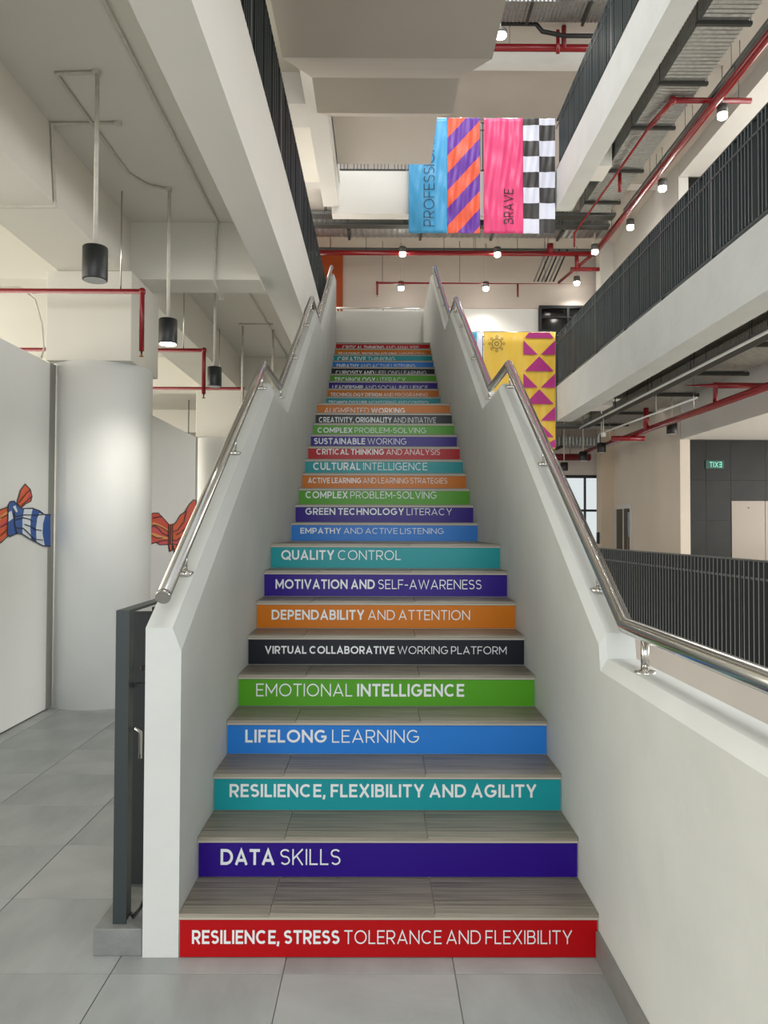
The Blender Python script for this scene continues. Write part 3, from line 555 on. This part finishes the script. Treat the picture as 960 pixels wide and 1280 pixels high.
railing('gallery_railing', 'long dark slatted railing on the first right-hand gallery', 'y', 3.76, 5.6, 16.6, F1, 5.775, 5.59)
railing('gallery_railing', 'dark slatted railing high on the second right-hand gallery', 'y', 3.76, 9.4, 16.6, F2, 10.437, 10.25)
railing('gallery_railing', 'black slatted railing across the void at ground level', 'y', 3.76, 5.6, 16.6, .18, 1.295, 1.105, mt='black_metal', capm='rail_metal', posts=1.26, edge='bar_edge_lit', depth=.085, dense=True)
railing('gallery_railing', 'dark railing on the left upstand beam beside the stairs', 'y', -.95, 3.6, 15.6, 4.70, 5.62, 5.46)
railing('gallery_railing', 'dark railing behind the upper hanging banners', 'x', YE+.06, -1.1, 3.7, F2, 10.437, 10.25)
railing('gallery_railing', 'dark railing behind the yellow triangle banner', 'x', YE+.06, -1.1, 3.7, F1, 5.775, 5.59)

# ------------------------------------------------------------------ handrails of the stair
def interp(prof, y):
    for (a, za, *_), (b, zb, *_) in zip(prof, prof[1:]):
        if a <= y <= b: return za+(zb-za)*(y-a)/(b-a)
def handrail(side, pts, brackets, prof, lab, r=.0265):
    x = side*.845
    root = thing('stair_handrail', lab, 'handrail', (x, pts[0][0], pts[0][1]))
    MB().tube([(x, y, z) for y, z in pts], r, 16).build('rail', 'steel', root)
    first = None
    for y in brackets:
        zp = interp(prof, y); zr = interp(pts, y)
        mb = MB(); mb.tube([(x, y, zp+.004), (x, y, zr-.02)], .0085 if abs(y-2.6) > .01 else .014, 10)
        b = mb.build('bracket', 'steel', root, origin=(x, y, zp))
        f = MB().lathe(x, y, [(.034, zp-.012), (.034, zp+.006), (.012, zp+.012)], 20).build('flange', 'steel', b, origin=(x, y, zp))
    return root
RL = [(2.93, 1.335), (5.36, 2.722), (6.22, 2.722), (9.10, 4.30), (9.88, 4.30), (12.70, 5.90), (12.76, 5.90)]
hl = handrail(-1, RL, [3.25, 4.33, 5.28, 6.3, 7.3, 8.4, 9.0, 9.8, 10.8, 11.8, 12.6], PL, 'polished steel handrail zigzagging up the left parapet')
e = MB().tube([(-.845, 2.912, 1.325), (-.845, 2.93, 1.335)], .028, 16).build('end_cap', 'steel', hl)
RR = [(-1.4, 1.238), (2.80, 1.238), (5.34, 2.722), (6.22, 2.722), (9.10, 4.30), (9.88, 4.30), (12.70, 5.90), (14.6, 5.90)]
handrail(1, RR, [.9, 2.6, 3.15, 4.2, 5.28, 6.3, 7.3, 8.4, 9.0, 9.8, 10.8, 11.8, 12.6, 13.8], PR, 'polished steel handrail along the right parapet, level in front then climbing', r=.029)
hr = thing('landing_rail', 'thin pale rail fixed on the wall across the top landing', 'handrail', (0, 14.87, 5.765))
MB().tube([(-.93, 14.87, 5.84), (.70, 14.87, 5.84)], .018, 10).build('rail', 'steel', hr)
for x in (-.88, -.82, .0, .62): MB().tube([(x, 14.87, 5.765), (x, 14.87, 5.825)], .01, 8).build('bracket', 'steel', hr)

# ------------------------------------------------------------------ dark steel gate frame at the left parapet
g = thing('steel_gate', 'dark steel folding gate parked beside the front end of the left parapet', 'gate', (-1.0, 2.95, .1))
bx(-1.034, -.984, 2.962, 2.970, .1, 1.262).build('front_post', 'dark_metal', g)
bx(-.990, -.984, 2.9705, 3.02, .11, 1.262).build('post_return', 'dark_metal', g)
bx(-1.10, -.925, 3.27, 3.30, .11, 1.235).build('rear_post', 'black_metal', g)
bx(-1.034, -.984, 2.962, 3.95, 1.262, 1.272).build('top_rail', 'dark_metal', g)
bx(-1.0, -.99, 3.31, 3.9, .105, 1.25).build('slat', 'black_metal', g)
bx(-.984, -.93, 3.1, 3.13, 1.02, 1.04, ch=.004).build('hinge', 'black_metal', g)
bx(-.984, -.93, 3.02, 3.05, .97, .985).build('hinge', 'black_metal', g)
MB().tube([(-.975, 3.0, .82), (-.955, 3.02, .80), (-.955, 3.02, .70)], .007, 6).build('latch', 'steel', g)
tag(bx(-1.095, -.912, 2.925, 3.95, .0, .1, ch=.004).build('kerb', 'kerb_stone'), 'grey stone kerb block under the steel gate post', 'kerb', kind='structure')
tag(MB().tube([(-1.0, 3.05, .105), (-.97, 3.0, .108), (-.95, 3.03, .13), (-.93, 3.12, .2), (-.925, 3.2, .26)], .006, 6).build('cable', 'cable_black'), 'short black cable drooping onto the kerb behind the gate post', 'cable')

# ------------------------------------------------------------------ pendant lamps
def lamp(x, y, zb, ztop, lab, r=.075, h=.205, lit=False, grp=None, body='lamp_black', stem=.014, power=0, grey=None):
    t = thing('pendant_lamp', lab, 'lamp', (x, y, zb), grp)
    MB().tube([(x, y, zb+h-.002), (x, y, ztop)], stem, 8).build('stem', grey or 'conduit_white', t)
    if body == 'lamp_grey':
        MB().lathe(x, y, [(r, zb+h*.42), (r, zb+h-.006), (r*.93, zb+h)], 28).build('housing', body, t)
        MB().lathe(x, y, [(r*.7, zb+h*.08), (r*.88, zb+h*.16), (r*.88, zb+h*.415)], 24).build('glass_shade', 'lamp_lit', t)
    else:
        MB().lathe(x, y, [(r*.97, zb), (r, zb+.004), (r, zb+h-.006), (r*.93, zb+h)], 28).build('housing', body, t)
        MB().lathe(x, y, [(r*.88, zb-.004), (r*.88, zb-.0005)], 24).build('diffuser', 'lamp_lit' if lit else 'lamp_off', t)
    if power:
        l = bpy.data.lights.new('lamp_light', 'SPOT'); l.energy = power; l.spot_size = math.radians(130); l.spot_blend = .8; l.shadow_soft_size = .06; l.color = (1, .95, .87)
        o = bpy.data.objects.new('lamp_light', l); COL.objects.link(o); o.parent = t; o.location = (0, 0, -.03)
    return t
lamp(-1.785, 4.74, 3.10, 4.4, 'nearest black cylinder pendant, unlit, high on the left', lit=False)
lamp(-1.788, 6.39, 3.105, 4.4, 'lit black cylinder pendant beside the round column', lit=True, power=45)
lamp(-1.80, 8.25, 3.10, 4.4, 'unlit black cylinder pendant in front of the left handrail')
# the first gallery's ceiling lamps, right
for y, lab in ((12.37, 'brightest lit pendant beside the thick red pipe, nearest of the right gallery row'), (15.04, 'lit pendant second along the right gallery row'), (16.99, 'lit pendant third along the right gallery row')):
    lamp(5.45, y, 8.2, 9.076, lab, r=.085, h=.24, lit=True, grp='lit pendants of the right gallery', body='lamp_grey', power=160)
lamp(5.0, 18.2, 8.09, 8.615, 'lit pendant at the corner where the red pipes meet', r=.085, h=.24, lit=True, body='lamp_grey', power=120)
lamp(5.13, 20.4, 8.05, 9.08, 'lit pendant against the end wall by the black cable bundle', r=.085, h=.24, lit=True, body='lamp_grey', power=60)
lamp(.486, 18.72, 8.2, 9.08, 'lit pendant under the pipe above the right stair apex, left one of the front pair', r=.085, h=.24, lit=True, body='lamp_grey', power=120)
lamp(2.78, 18.72, 8.2, 9.08, 'lit pendant below the pink banner', r=.085, h=.24, lit=True, body='lamp_grey', power=120)
lamp(.488, 20.2, 7.83, 9.08, 'low lit pendant against the pinkish end wall over the stair head', r=.085, h=.24, lit=True, body='lamp_grey', power=80)
lamp(2.70, 20.2, 7.83, 9.08, 'low lit pendant against the pinkish end wall above the yellow banner', r=.085, h=.24, lit=True, body='lamp_grey', power=80)
lamp(-1.9, 19.2, 8.0, 9.08, 'lit pendant before the rust-orange wall', r=.085, h=.24, lit=True, body='lamp_grey', power=40)
for y, x, z, lab in ((14.35, 5.35, 3.38, 'largest unlit black pendant above the beige wall'), (17.0, 4.80, 3.30, 'unlit black pendant over the pinkish pier'), (18.24, 4.72, 3.23, 'unlit black pendant third from the beige wall'), (19.2, 4.50, 3.06, 'farthest unlit black pendant near the ground windows')):
    lamp(x, y, z, 4.07 if x > 4.9 else 4.41, lab, r=.095, h=.21, grp='unlit pendants over the ground-level gallery', grey='conduit_white')
l = lamp(2.62, 17.2, 12.62, 13.30, 'bright square lamp at the top beside the overhead stair', r=.15, h=.16, lit=True, body='lamp_grey', power=120)
tag(bx(4.50, 4.58, 15.9, 15.98, 3.52, 3.60, ch=.005).tube([(4.54, 15.94, 3.6), (4.54, 15.94, 3.90)], .008, 6).build('detector', 'panel_white'), 'tiny white detector box under the ground-level ducts', 'detector')

# ------------------------------------------------------------------ sprinkler pipes
def pipe(lab, runs, rods=(), name='sprinkler_pipe', mt='pipe_red', heads=(), grp=None, rodz=4.4, cat='pipe'):
    x, y, z = runs[0][0][0]; t = thing(name, lab, cat, (x, y, z), grp)
    for pts, r in runs:
        MB().tube(pts, r, 12).build('pipe', mt, t)
        for p in pts[1:-1]:
            MB().lathe(p[0], p[1], [(r*.7, p[2]-r*1.35), (r*1.3, p[2]-r*.8), (r*1.3, p[2]+r*.8), (r*.7, p[2]+r*1.35)], 12).build('elbow', mt, t)
    for p, zt in rods:
        q = MB().tube([p, (p[0], p[1], zt)], .006, 6).build('hanger_rod', 'steel' if zt < 5 else 'tray_dark', t)
    for p in heads:
        MB().lathe(p[0], p[1], [(.004, p[2]-.05), (.018, p[2]-.047), (.018, p[2]-.04), (.006, p[2]-.035), (.01, p[2])], 10).build('sprinkler_head', 'brass', t)
    return t
pipe('red sprinkler pipe crossing before the round column and turning down', [([(-6, 6.45, 3.558), (-2.022, 6.45, 3.558), (-2.022, 6.45, 3.06)], .021)], [((-2.2, 6.45, 3.57), 4.4), ((-4.6, 6.45, 3.57), 4.4)], heads=[(-2.022, 6.45, 3.06)])
pipe('red sprinkler pipe behind the round column with a short drop', [([(-6, 8.6, 3.565), (-1.993, 8.6, 3.565), (-1.993, 8.6, 3.08)], .022)], [((-2.22, 8.6, 3.58), 4.4)], heads=[(-1.993, 8.6, 3.08)])
pipe('farther red sprinkler pipe passing below the unlit pendant', [([(-6, 10.9, 3.56), (-1.974, 10.9, 3.56), (-1.974, 10.9, 3.0)], .022)], [((-2.3, 10.9, 3.57), 4.4)], heads=[(-1.974, 10.9, 3.0)])
# right gallery, first level
pipe('thick red main pipe running the length of the right gallery ceiling', [([(5.34, 5.0, 8.4), (5.20, 19.0, 8.4)], .068), ([(5.20, 18.93, 8.4), (4.7, 20.6, 8.2)], .04)], [((5.32, 8.0, 8.44), 8.618), ((5.30, 11.6, 8.44), 8.618), ((5.25, 14.6, 8.44), 8.618), ((5.22, 17.6, 8.44), 9.07)])
pipe('red branch pipe crossing under the duct with an angled drop', [([(5.95, 12.45, 8.56), (4.68, 12.45, 8.56), (4.55, 13.2, 8.50)], .045), ([(4.55, 13.2, 8.50), (4.47, 18.0, 8.52), (4.47, 18.0, 8.2)], .022), ([(4.62, 15.05, 8.56), (4.62, 15.05, 8.2)], .035)], [((4.85, 12.45, 8.6), 8.63), ((5.75, 12.45, 8.6), 9.07)], heads=[(4.47, 18.0, 8.2)])
pipe('red cross pipe under the corrugated duct at the back', [([(-2.0, 18.9, 8.36), (5.2, 18.9, 8.36)], .062), ([(4.1, 18.9, 8.36), (4.1, 18.9, 8.6)], .08), ([(4.75, 18.9, 8.36), (4.75, 18.9, 7.98)], .05), ([(4.6, 18.9, 7.98), (5.3, 18.9, 7.98)], .05)], [((-.4, 18.9, 8.4), 9.07), ((1.5, 18.9, 8.4), 9.07), ((3.3, 18.9, 8.4), 9.07)])
pipe('thin red pipe with drops in front of the pinkish end wall', [([(-.13, 20.0, 7.66), (-.13, 20.0, 7.97), (5.6, 20.0, 7.97)], .03), ([(3.5, 20.0, 7.97), (3.5, 20.0, 7.62)], .025)], [((-.0, 20.0, 8.0), 9.07), ((2.0, 20.0, 8.0), 9.07), ((4.2, 20.0, 8.0), 9.07)], heads=[(-.13, 20.0, 7.66)])
pipe('red pipe with cross fitting near the top ceiling', [([(1.5, 18.24, 13.05), (6.6, 18.24, 13.05)], .085), ([(4.28, 18.2, 13.55), (4.28, 18.2, 13.0)], .06), ([(4.12, 18.12, 13.4), (4.12, 18.12, 12.85)], .045)], [((3.0, 18.24, 13.1), 13.6), ((5.6, 18.24, 13.1), 13.6)])
# ground level right
pipe('long red pipe along the ground-level gallery ceiling catching light', [([(5.15, 6.0, 3.5), (4.935, 19.28, 3.5)], .055), ([(4.96, 14.6, 3.5), (4.96, 14.6, 3.9)], .05), ([(4.55, 15.4, 3.42), (5.2, 15.4, 3.42)], .05), ([(5.1, 11.9, 3.5), (5.1, 11.9, 3.82), (4.6, 11.9, 3.82)], .035), ([(5.1, 11.9, 3.82), (5.9, 11.9, 3.82)], .045)], [((5.13, 8.0, 3.52), 4.07), ((5.05, 12.6, 3.52), 4.07), ((4.98, 17, 3.52), 4.07)])
pipe('dark red pipe crossing under the ground-level ducts', [([(3.2, 19.4, 3.42), (5.2, 19.4, 3.42)], .09)], [((3.6, 19.4, 3.5), 4.41), ((4.7, 19.4, 3.5), 4.41)], mt='pipe_red_dark')

# ------------------------------------------------------------------ galvanised ducts with ribs and hangers
def duct(lab, axis, a0, a1, c0, c1, z0, z1, hangers, rodtop, step=.09, mt='galvanised'):
    t = thing('air_duct', lab, 'duct', ((c0+c1)/2, a0, z0) if axis == 'y' else (a0, (c0+c1)/2, z0))
    mb = MB(); n = int((a1-a0)/step); vs = []
    for i in range(2*n+1):
        a = a0+i*step/2; e = .0 if i % 2 else .012
        for c, z in ((c0-e, z0-e), (c1+e, z0-e), (c1+e, z1+e), (c0-e, z1+e)): vs.append((c, a, z) if axis == 'y' else (a, c, z))
    k = 2*n+1
    mb.add(vs, [(i*4+j, i*4+(j+1) % 4, (i+1)*4+(j+1) % 4, (i+1)*4+j) for i in range(k-1) for j in range(4)]+[(0, 1, 2, 3), tuple((k-1)*4+j for j in range(4))])
    mb.build('duct_body', mt, t)
    for h in hangers:
        b = bx(c0-.06, c1+.06, h-.03, h+.03, z0-.065, z0-.015) if axis == 'y' else bx(h-.03, h+.03, c0-.06, c1+.06, z0-.065, z0-.015)
        hb = b.build('hanger_bar', 'tray_dark', t)
        for c in (c0-.045, c1+.045):
            p = (c, h, z0-.03) if axis == 'y' else (h, c, z0-.03)
            MB().tube([p, (p[0], p[1], rodtop)], .006, 6).build('rod', 'tray_dark', hb)
    return t
duct('wide galvanised ribbed duct under the right gallery ceiling', 'y', 6.0, 17.1, 4.37, 5.02, 8.64, 8.95, [7.6, 9.1, 10.6, 12.05, 13.4, 15.03, 16.5], 9.07)
duct('galvanised ribbed duct crossing below the banners', 'x', -2.0, 5.4, 18.05, 18.55, 8.62, 8.9, [-.8, .9, 2.6, 4.2], 9.07, step=.14)
duct('galvanised duct at the very top beside the overhead stair', 'x', 1.2, 5.6, 17.0, 17.7, 13.32, 13.56, [2.0, 3.3, 4.6], 13.59)
duct('flat grey duct under the ground-level gallery ceiling', 'y', 6.0, 19.0, 4.9, 5.65, 4.08, 4.28, [8.2, 10.2, 12.1, 14.0, 16.2, 18.0], 4.405)
duct('grey duct crossing at the far end of the ground-level ceiling', 'x', 1.5, 5.6, 19.9, 20.5, 3.78, 3.98, [2.2, 3.6, 4.6], 4.405)
# cable trays
def tray(lab, axis, a0, a1, c0, c1, z, cables=4, edge='rail_metal', top=None):
    t = thing('cable_tray', lab, 'cable tray', ((c0+c1)/2, a0, z) if axis == 'y' else (a0, (c0+c1)/2, z))
    B = (lambda u0, u1, v0, v1, p, q: bx(v0, v1, u0, u1, p, q)) if axis == 'y' else (lambda u0, u1, v0, v1, p, q: bx(u0, u1, v0, v1, p, q))
    B(a0, a1, c0, c0+.01, z, z+.06).build('side_rail', edge, t); B(a0, a1, c1-.01, c1, z, z+.06).build('side_rail', edge, t)
    B(a0, a1, c0+.011, c1-.011, z, z+.008).build('tray_bed', 'tray_dark', t)
    for i in range(cables):
        c = c0+.03+(c1-c0-.06)*i/max(1, cables-1)
        p = [(c, a0, z+.025), (c, a1, z+.025)] if axis == 'y' else [(a0, c, z+.025), (a1, c, z+.025)]
        MB().tube(p, .014, 6).build('cable', 'cable_black', t)
    if top:
        k = int((a1-a0)/1.8)
        for i in range(k+1):
            a = a0+.3+i*1.8
            if a > a1: break
            for c in (c0-.006, c1+.006):
                p = (c, a, z) if axis == 'y' else (a, c, z)
                MB().tube([p, (p[0], p[1], top)], .005, 6).build('rod', 'tray_dark', t)
    return t
tray('dark cable tray along the ground-level gallery ceiling with a bright edge', 'y', 5.5, 17.5, 4.45, 4.66, 3.9, top=4.41)
tray('dark cable tray crossing above the corrugated duct', 'x', -1.6, 5.2, 17.2, 17.5, 8.62, top=9.07)
tray('dark cable tray crossing beneath the white fascia at the back', 'x', -1.6, 5.2, 17.66, 17.9, 8.56, top=9.07)
tray('black cable tray just behind the red cross pipe', 'x', -1.6, 5.2, 19.15, 19.5, 8.52, top=9.07)
tray('black cable tray beside the thick red pipe of the right gallery', 'y', 6.0, 17.0, 5.30, 5.42, 8.62, top=9.07)
tray('dark cable tray crossing at the far end of the ground-level ceiling', 'x', 3.0, 4.7, 17.6, 18.0, 3.95, top=4.41)
tag(MB().tube([(4.425, 5.5, 3.885), (4.425, 9.2, 3.885), (4.425, 17.4, 3.885)], .02, 8).build('ceiling_conduit', 'panel_white'), 'bright steel conduit running beside the ground-level cable tray', 'conduit')
tag(MB().tube([(4.98, 12.3, 3.7), (4.74, 17.0, 3.7)], .018, 8).tube([(4.74, 17.0, 3.7), (4.74, 17.0, 3.4)], .018, 8).tube([(4.9, 13.9, 3.71), (4.9, 13.9, 4.08)], .006, 6).build('ceiling_conduit', 'panel_white'), 'short bright steel conduit above the unlit black pendants', 'conduit')
cb = thing('cable_bundle', 'black and pale cables sloping down beside the back red pipe', 'cables', (4.3, 19.6, 8.2))
for i in range(6):
    MB().tube([(4.05+i*.1, 19.0, 8.5), (3.9+i*.1, 19.9, 8.0)], .022, 6).build('cable', 'cable_black' if i % 2 else 'rail_metal', cb)
tag(MB().tube([(1.7, 17.86, 13.38), (3.55, 17.86, 13.38), (3.7, 17.86, 13.2), (4.2, 17.86, 13.1), (5.2, 17.86, 13.1)], .05, 8).tube([(2.0, 17.86, 13.38), (2.0, 17.86, 13.59)], .01, 6).build('flexible_hose', 'cable_black'), 'sagging black flexible hose near the top duct', 'hose')

# ------------------------------------------------------------------ surface conduits on the left ceiling and beams
def conduit(lab, lines, r=.011, name='conduit', mt='conduit_white'):
    t = thing(name, lab, 'conduit', lines[0][0])
    for pts in lines:
        o = MB().tube(pts, r, 8).build('tube', mt, t)
    for pts in lines:
        for p in pts[::max(1, len(pts)-1)]: bx(p[0]-.02, p[0]+.02, p[1]-.02, p[1]+.02, p[2]-.013, min(4.399, p[2]+.013)).build('clip', mt, t)
    return t
zc = 4.388
conduit('long white conduit running up the left ceiling to the cross beam', [[(-1.515, 3.2, zc), (-1.515, 4.1, zc), (-1.53, 7.08, zc), (-1.545, 7.088, 4.3), (-1.56, 7.088, 3.84), (-1.60, 7.6, 3.84)]])
conduit('white conduit forming a triangle at the nearest pendant', [[(-1.79, 4.74, zc), (-2.045, 4.755, zc), (-2.036, 6.10, zc), (-1.95, 6.3, zc), (-1.79, 6.386, zc)]])
conduit('white conduit dropping down the girder to the left', [[(-1.86, 5.34, zc), (-2.322, 5.35, zc), (-2.322, 5.43, 3.838), (-2.75, 5.43, 3.838), (-4.0, 5.43, 3.838)]])
conduit('white conduit on the far ceiling left of the handrail', [[(-1.75, 7.6, zc), (-1.6, 9.0, zc), (-1.55, 12.6, zc)], [(-1.95, 10.6, zc), (-1.53, 10.6, zc)]], r=.009)
for x, y, zt, zb, lab in ((-1.94, 10.7, 4.39, 2.9, 'thin white drop pipe hanging left of the handrail'), (-1.55, 10.9, 4.39, 3.0, 'thin white drop pipe nearest the handrail landing')):
    tag(MB().tube([(x, y, zb), (x, y, zt)], .016, 8).build('drop_pipe', 'conduit_white'), lab, 'pipe')
tag(MB().tube([(-3.6, 6.5, 3.59), (-3.05, 6.48, 3.6), (-2.93, 6.5, 3.5), (-2.88, 6.52, 3.3), (-2.87, 6.54, 3.1), (-2.9, 6.56, 3.02)], .007, 6).build('loose_cable', 'conduit_white'), 'pale loose cable hanging over the red pipe at the left', 'cable')
tag(bx(-4.4, -2.95, 16.5, 17.2, 3.0, 3.5, ch=.01).tube([(-4.2, 16.9, 3.5), (-4.2, 16.9, 4.4)], .01, 6).tube([(-3.1, 16.9, 3.5), (-3.1, 16.9, 4.4)], .01, 6).build('ventilation_unit', 'tray_dark'), 'dark ventilation unit high behind the second painted panel', 'ventilation')

# ------------------------------------------------------------------ banners
def wave(x, z): return .009*math.sin(x*17+z*1.9+math.sin(z*2.3))+.005*math.sin(x*41-z*3.1+2*math.sin(z*1.7))+.006*math.sin(z*7+x*4)+.005*math.sin((x+z)*11+math.sin(x*9))
def cloth(x0, x1, z0, z1, y, colour, nx, nz, name, parent, amp=1, mats=()):
    """pleated cloth with thickness; colour(i, j, cx, cz) gives each cell's material"""
    mb = MB(); vs = []; 
    for side in (0, .006):
        for j in range(nz+1):
            for i in range(nx+1):
                x = x0+(x1-x0)*i/nx; z = z0+(z1-z0)*j/nz
                vs.append((x, y+amp*wave(x, z)+side, z))
    N = (nx+1)*(nz+1); o = 0
    mb.v = vs
    def face(f, m): mb.m(m); mb.f.append(f); mb.mi.append(mb.cur); mb.smooth.append(True)
    for j in range(nz):
        for i in range(nx):
            cx = x0+(x1-x0)*(i+.5)/nx; cz = z0+(z1-z0)*(j+.5)/nz; m = colour(cx, cz)
            a = j*(nx+1)+i; f = (a, a+1, a+nx+2, a+nx+1); face(f, m); face(tuple(q+N for q in f[::-1]), m)
    for i in range(nx):
        for j, m in ((0, colour(x0+.01, z0+.01)), (nz, colour(x0+.01, z1-.01))):
            a = j*(nx+1)+i; face((a, a+N, a+1+N, a+1), m)
    for j in range(nz):
        for i in (0, nx):
            a = j*(nx+1)+i; b = a+nx+1; face((a, b, b+N, a+N), colour(x0+.01 if i == 0 else x1-.01, z0+(z1-z0)*(j+.5)/nz))
    return mb.build(name, None, parent)
for k, c in dict(sky=(64, 152, 200), orange=(222, 88, 56), violet=(98, 46, 152), pink=(218, 66, 118), check_white=(206, 208, 222), check_dark=(54, 52, 50), yellow=(214, 176, 56), magenta=(160, 28, 112), royal=(32, 60, 150), cyan=(40, 160, 190)).items():
    mat('banner_'+k, c, .38, bump=.05, bscale=12)
def rod(t, x0, x1, y, z):
    MB().tube([(x0, y, z), (x1, y, z)], .016, 8).build('hanging_rod', 'steel', t)
    for x in (x0+.1, x1-.1): bx(x-.01, x+.01, y, YE+.03, z-.006, z+.006).build('rod_arm', 'steel', t)
YB = 16.5
def stripe(cx, cz):
    v = ((cz-7.93)-(cx-1.374)*1.1-.15) % .76
    return 'banner_violet' if v < .38 else 'banner_orange'
b1 = thing('hanging_banner', 'tall banner, sky blue beside purple and orange diagonal stripes', 'banner', (1.3, YB, 7.93))
cloth(.548, 1.374, 7.93, 10.42, YB, lambda a, b: 'banner_sky', 30, 34, 'cloth', b1)
cloth(1.376, 2.075, 7.93, 10.42, YB, stripe, 64, 190, 'striped_cloth', b1)
rod(b1, .53, 2.09, YB+.03, 10.425)
def vtext(word, xb, xt, z0, z1, y, mt, parent, w=.075):
    V, F, wd, h = text_mesh([(word, w)], 'word')
    mb = MB(); mb.add([(xb+(xt-xb)*b/h, y+wave(xb+(xt-xb)*b/h, z0+a/wd*(z1-z0))-.020-e, z0+a/wd*(z1-z0)) for a, b, e in V], F)
    return mb.build('lettering', mt, parent)
vtext('PROFESSIONAL', 1.10, .87, 8.07, 10.25, YB, 'letter_black', b1)
b2 = thing('hanging_banner', 'tall banner, pink beside black and white checks', 'banner', (2.9, YB, 7.93))
cloth(2.16, 2.998, 7.93, 10.42, YB, lambda a, b: 'banner_pink', 36, 34, 'cloth', b2, amp=1.3)
def check(cx, cz):
    i = int((cx-3.0)/.3425); j = int((10.42+.19-cz)/.34) if i == 0 else int((10.42-.0-cz+.17)/.34)
    i = 0 if cx < 3.342 else 1
    j = math.floor((cz-7.93+.02)/.337)
    return 'banner_check_white' if (i+j) % 2 == 0 else 'banner_check_dark'
cloth(3.0, 3.683, 7.93, 10.42, YB, check, 36, 118, 'checked_cloth', b2, amp=.8)
rod(b2, 2.14, 3.70, YB+.03, 10.425)
vtext('BRAVE', 2.79, 2.58, 8.13, 8.88, YB, 'letter_black', b2, w=.12)
# lower banners
b3 = thing('hanging_banner', 'yellow banner with a column of magenta triangles', 'banner', (2.9, YB, 3.3))
cloth(2.16, 3.683, 3.32, 5.81, YB, lambda a, b: 'banner_yellow', 60, 10, 'cloth', b3, amp=.5)
rod(b3, 2.14, 3.70, YB+.02, 5.812)
tri = MB(); xl, xr = 2.995, 3.672; xm = (xl+xr)/2; zt = 5.66; H = .352
tri.add([(xl+.03, YB-.022, zt+.02), (xr-.03, YB-.022, zt+.02), (xr-.12, YB-.022, 5.80), (xl+.12, YB-.022, 5.80)], [(0, 1, 2, 3)])
g_ = .018
for k in range(7):
    a, b = zt-k*H, zt-(k+1)*H
    if b < 3.32: b = 3.33
    if k % 2 == 0:
        tri.add([(xl, YB-.022, a-g_*1.6), (xl, YB-.022, b+g_), (xm-.03, YB-.022, b+g_)], [(0, 1, 2)]); tri.add([(xr, YB-.022, a-g_*1.6), (xr, YB-.022, b+g_), (xm+.03, YB-.022, b+g_)], [(0, 2, 1)])
    else: tri.add([(xm, YB-.022, a-g_), (xl+.03, YB-.022, b+g_), (xr-.03, YB-.022, b+g_)], [(0, 1, 2)])
tri.build('triangle_print', 'banner_magenta', b3)
em = MB()
def ring(cx, cz, r0, r1, n=28, y=YB-.022):
    vs = [(cx+r*math.cos(2*math.pi*i/n), y, cz+r*math.sin(2*math.pi*i/n)) for r in (r0, r1) for i in range(n)]
    em.add(vs, [(i, (i+1) % n, n+(i+1) % n, n+i) for i in range(n)])
ring(2.43, 5.555, .035, .048); ring(2.43, 5.555, .095, .108)
for i in range(8): ring(2.43+.15*math.cos(i*math.pi/4), 5.555+.15*math.sin(i*math.pi/4), .018, .028, 8)
em.build('emblem', 'tray_dark', b3)
b4 = thing('hanging_banner', 'blue patterned banner half hidden behind the right handrail', 'banner', (1.2, YB, 3.3))
def bluep(cx, cz):
    v = (cx*1.4+cz) % .7; u = (cz-cx*1.4) % .7
    return 'banner_cyan' if v < .3 else ('banner_violet' if u < .25 else 'banner_royal')
cloth(.55, 2.01, 3.32, 5.81, YB, bluep, 30, 50, 'cloth', b4, amp=.25)
cloth(2.012, 2.13, 3.32, 5.81, YB, lambda a, b: 'banner_check_white', 4, 10, 'white_border', b4, amp=.25)
rod(b4, .53, 2.08, YB+.02, 5.812)
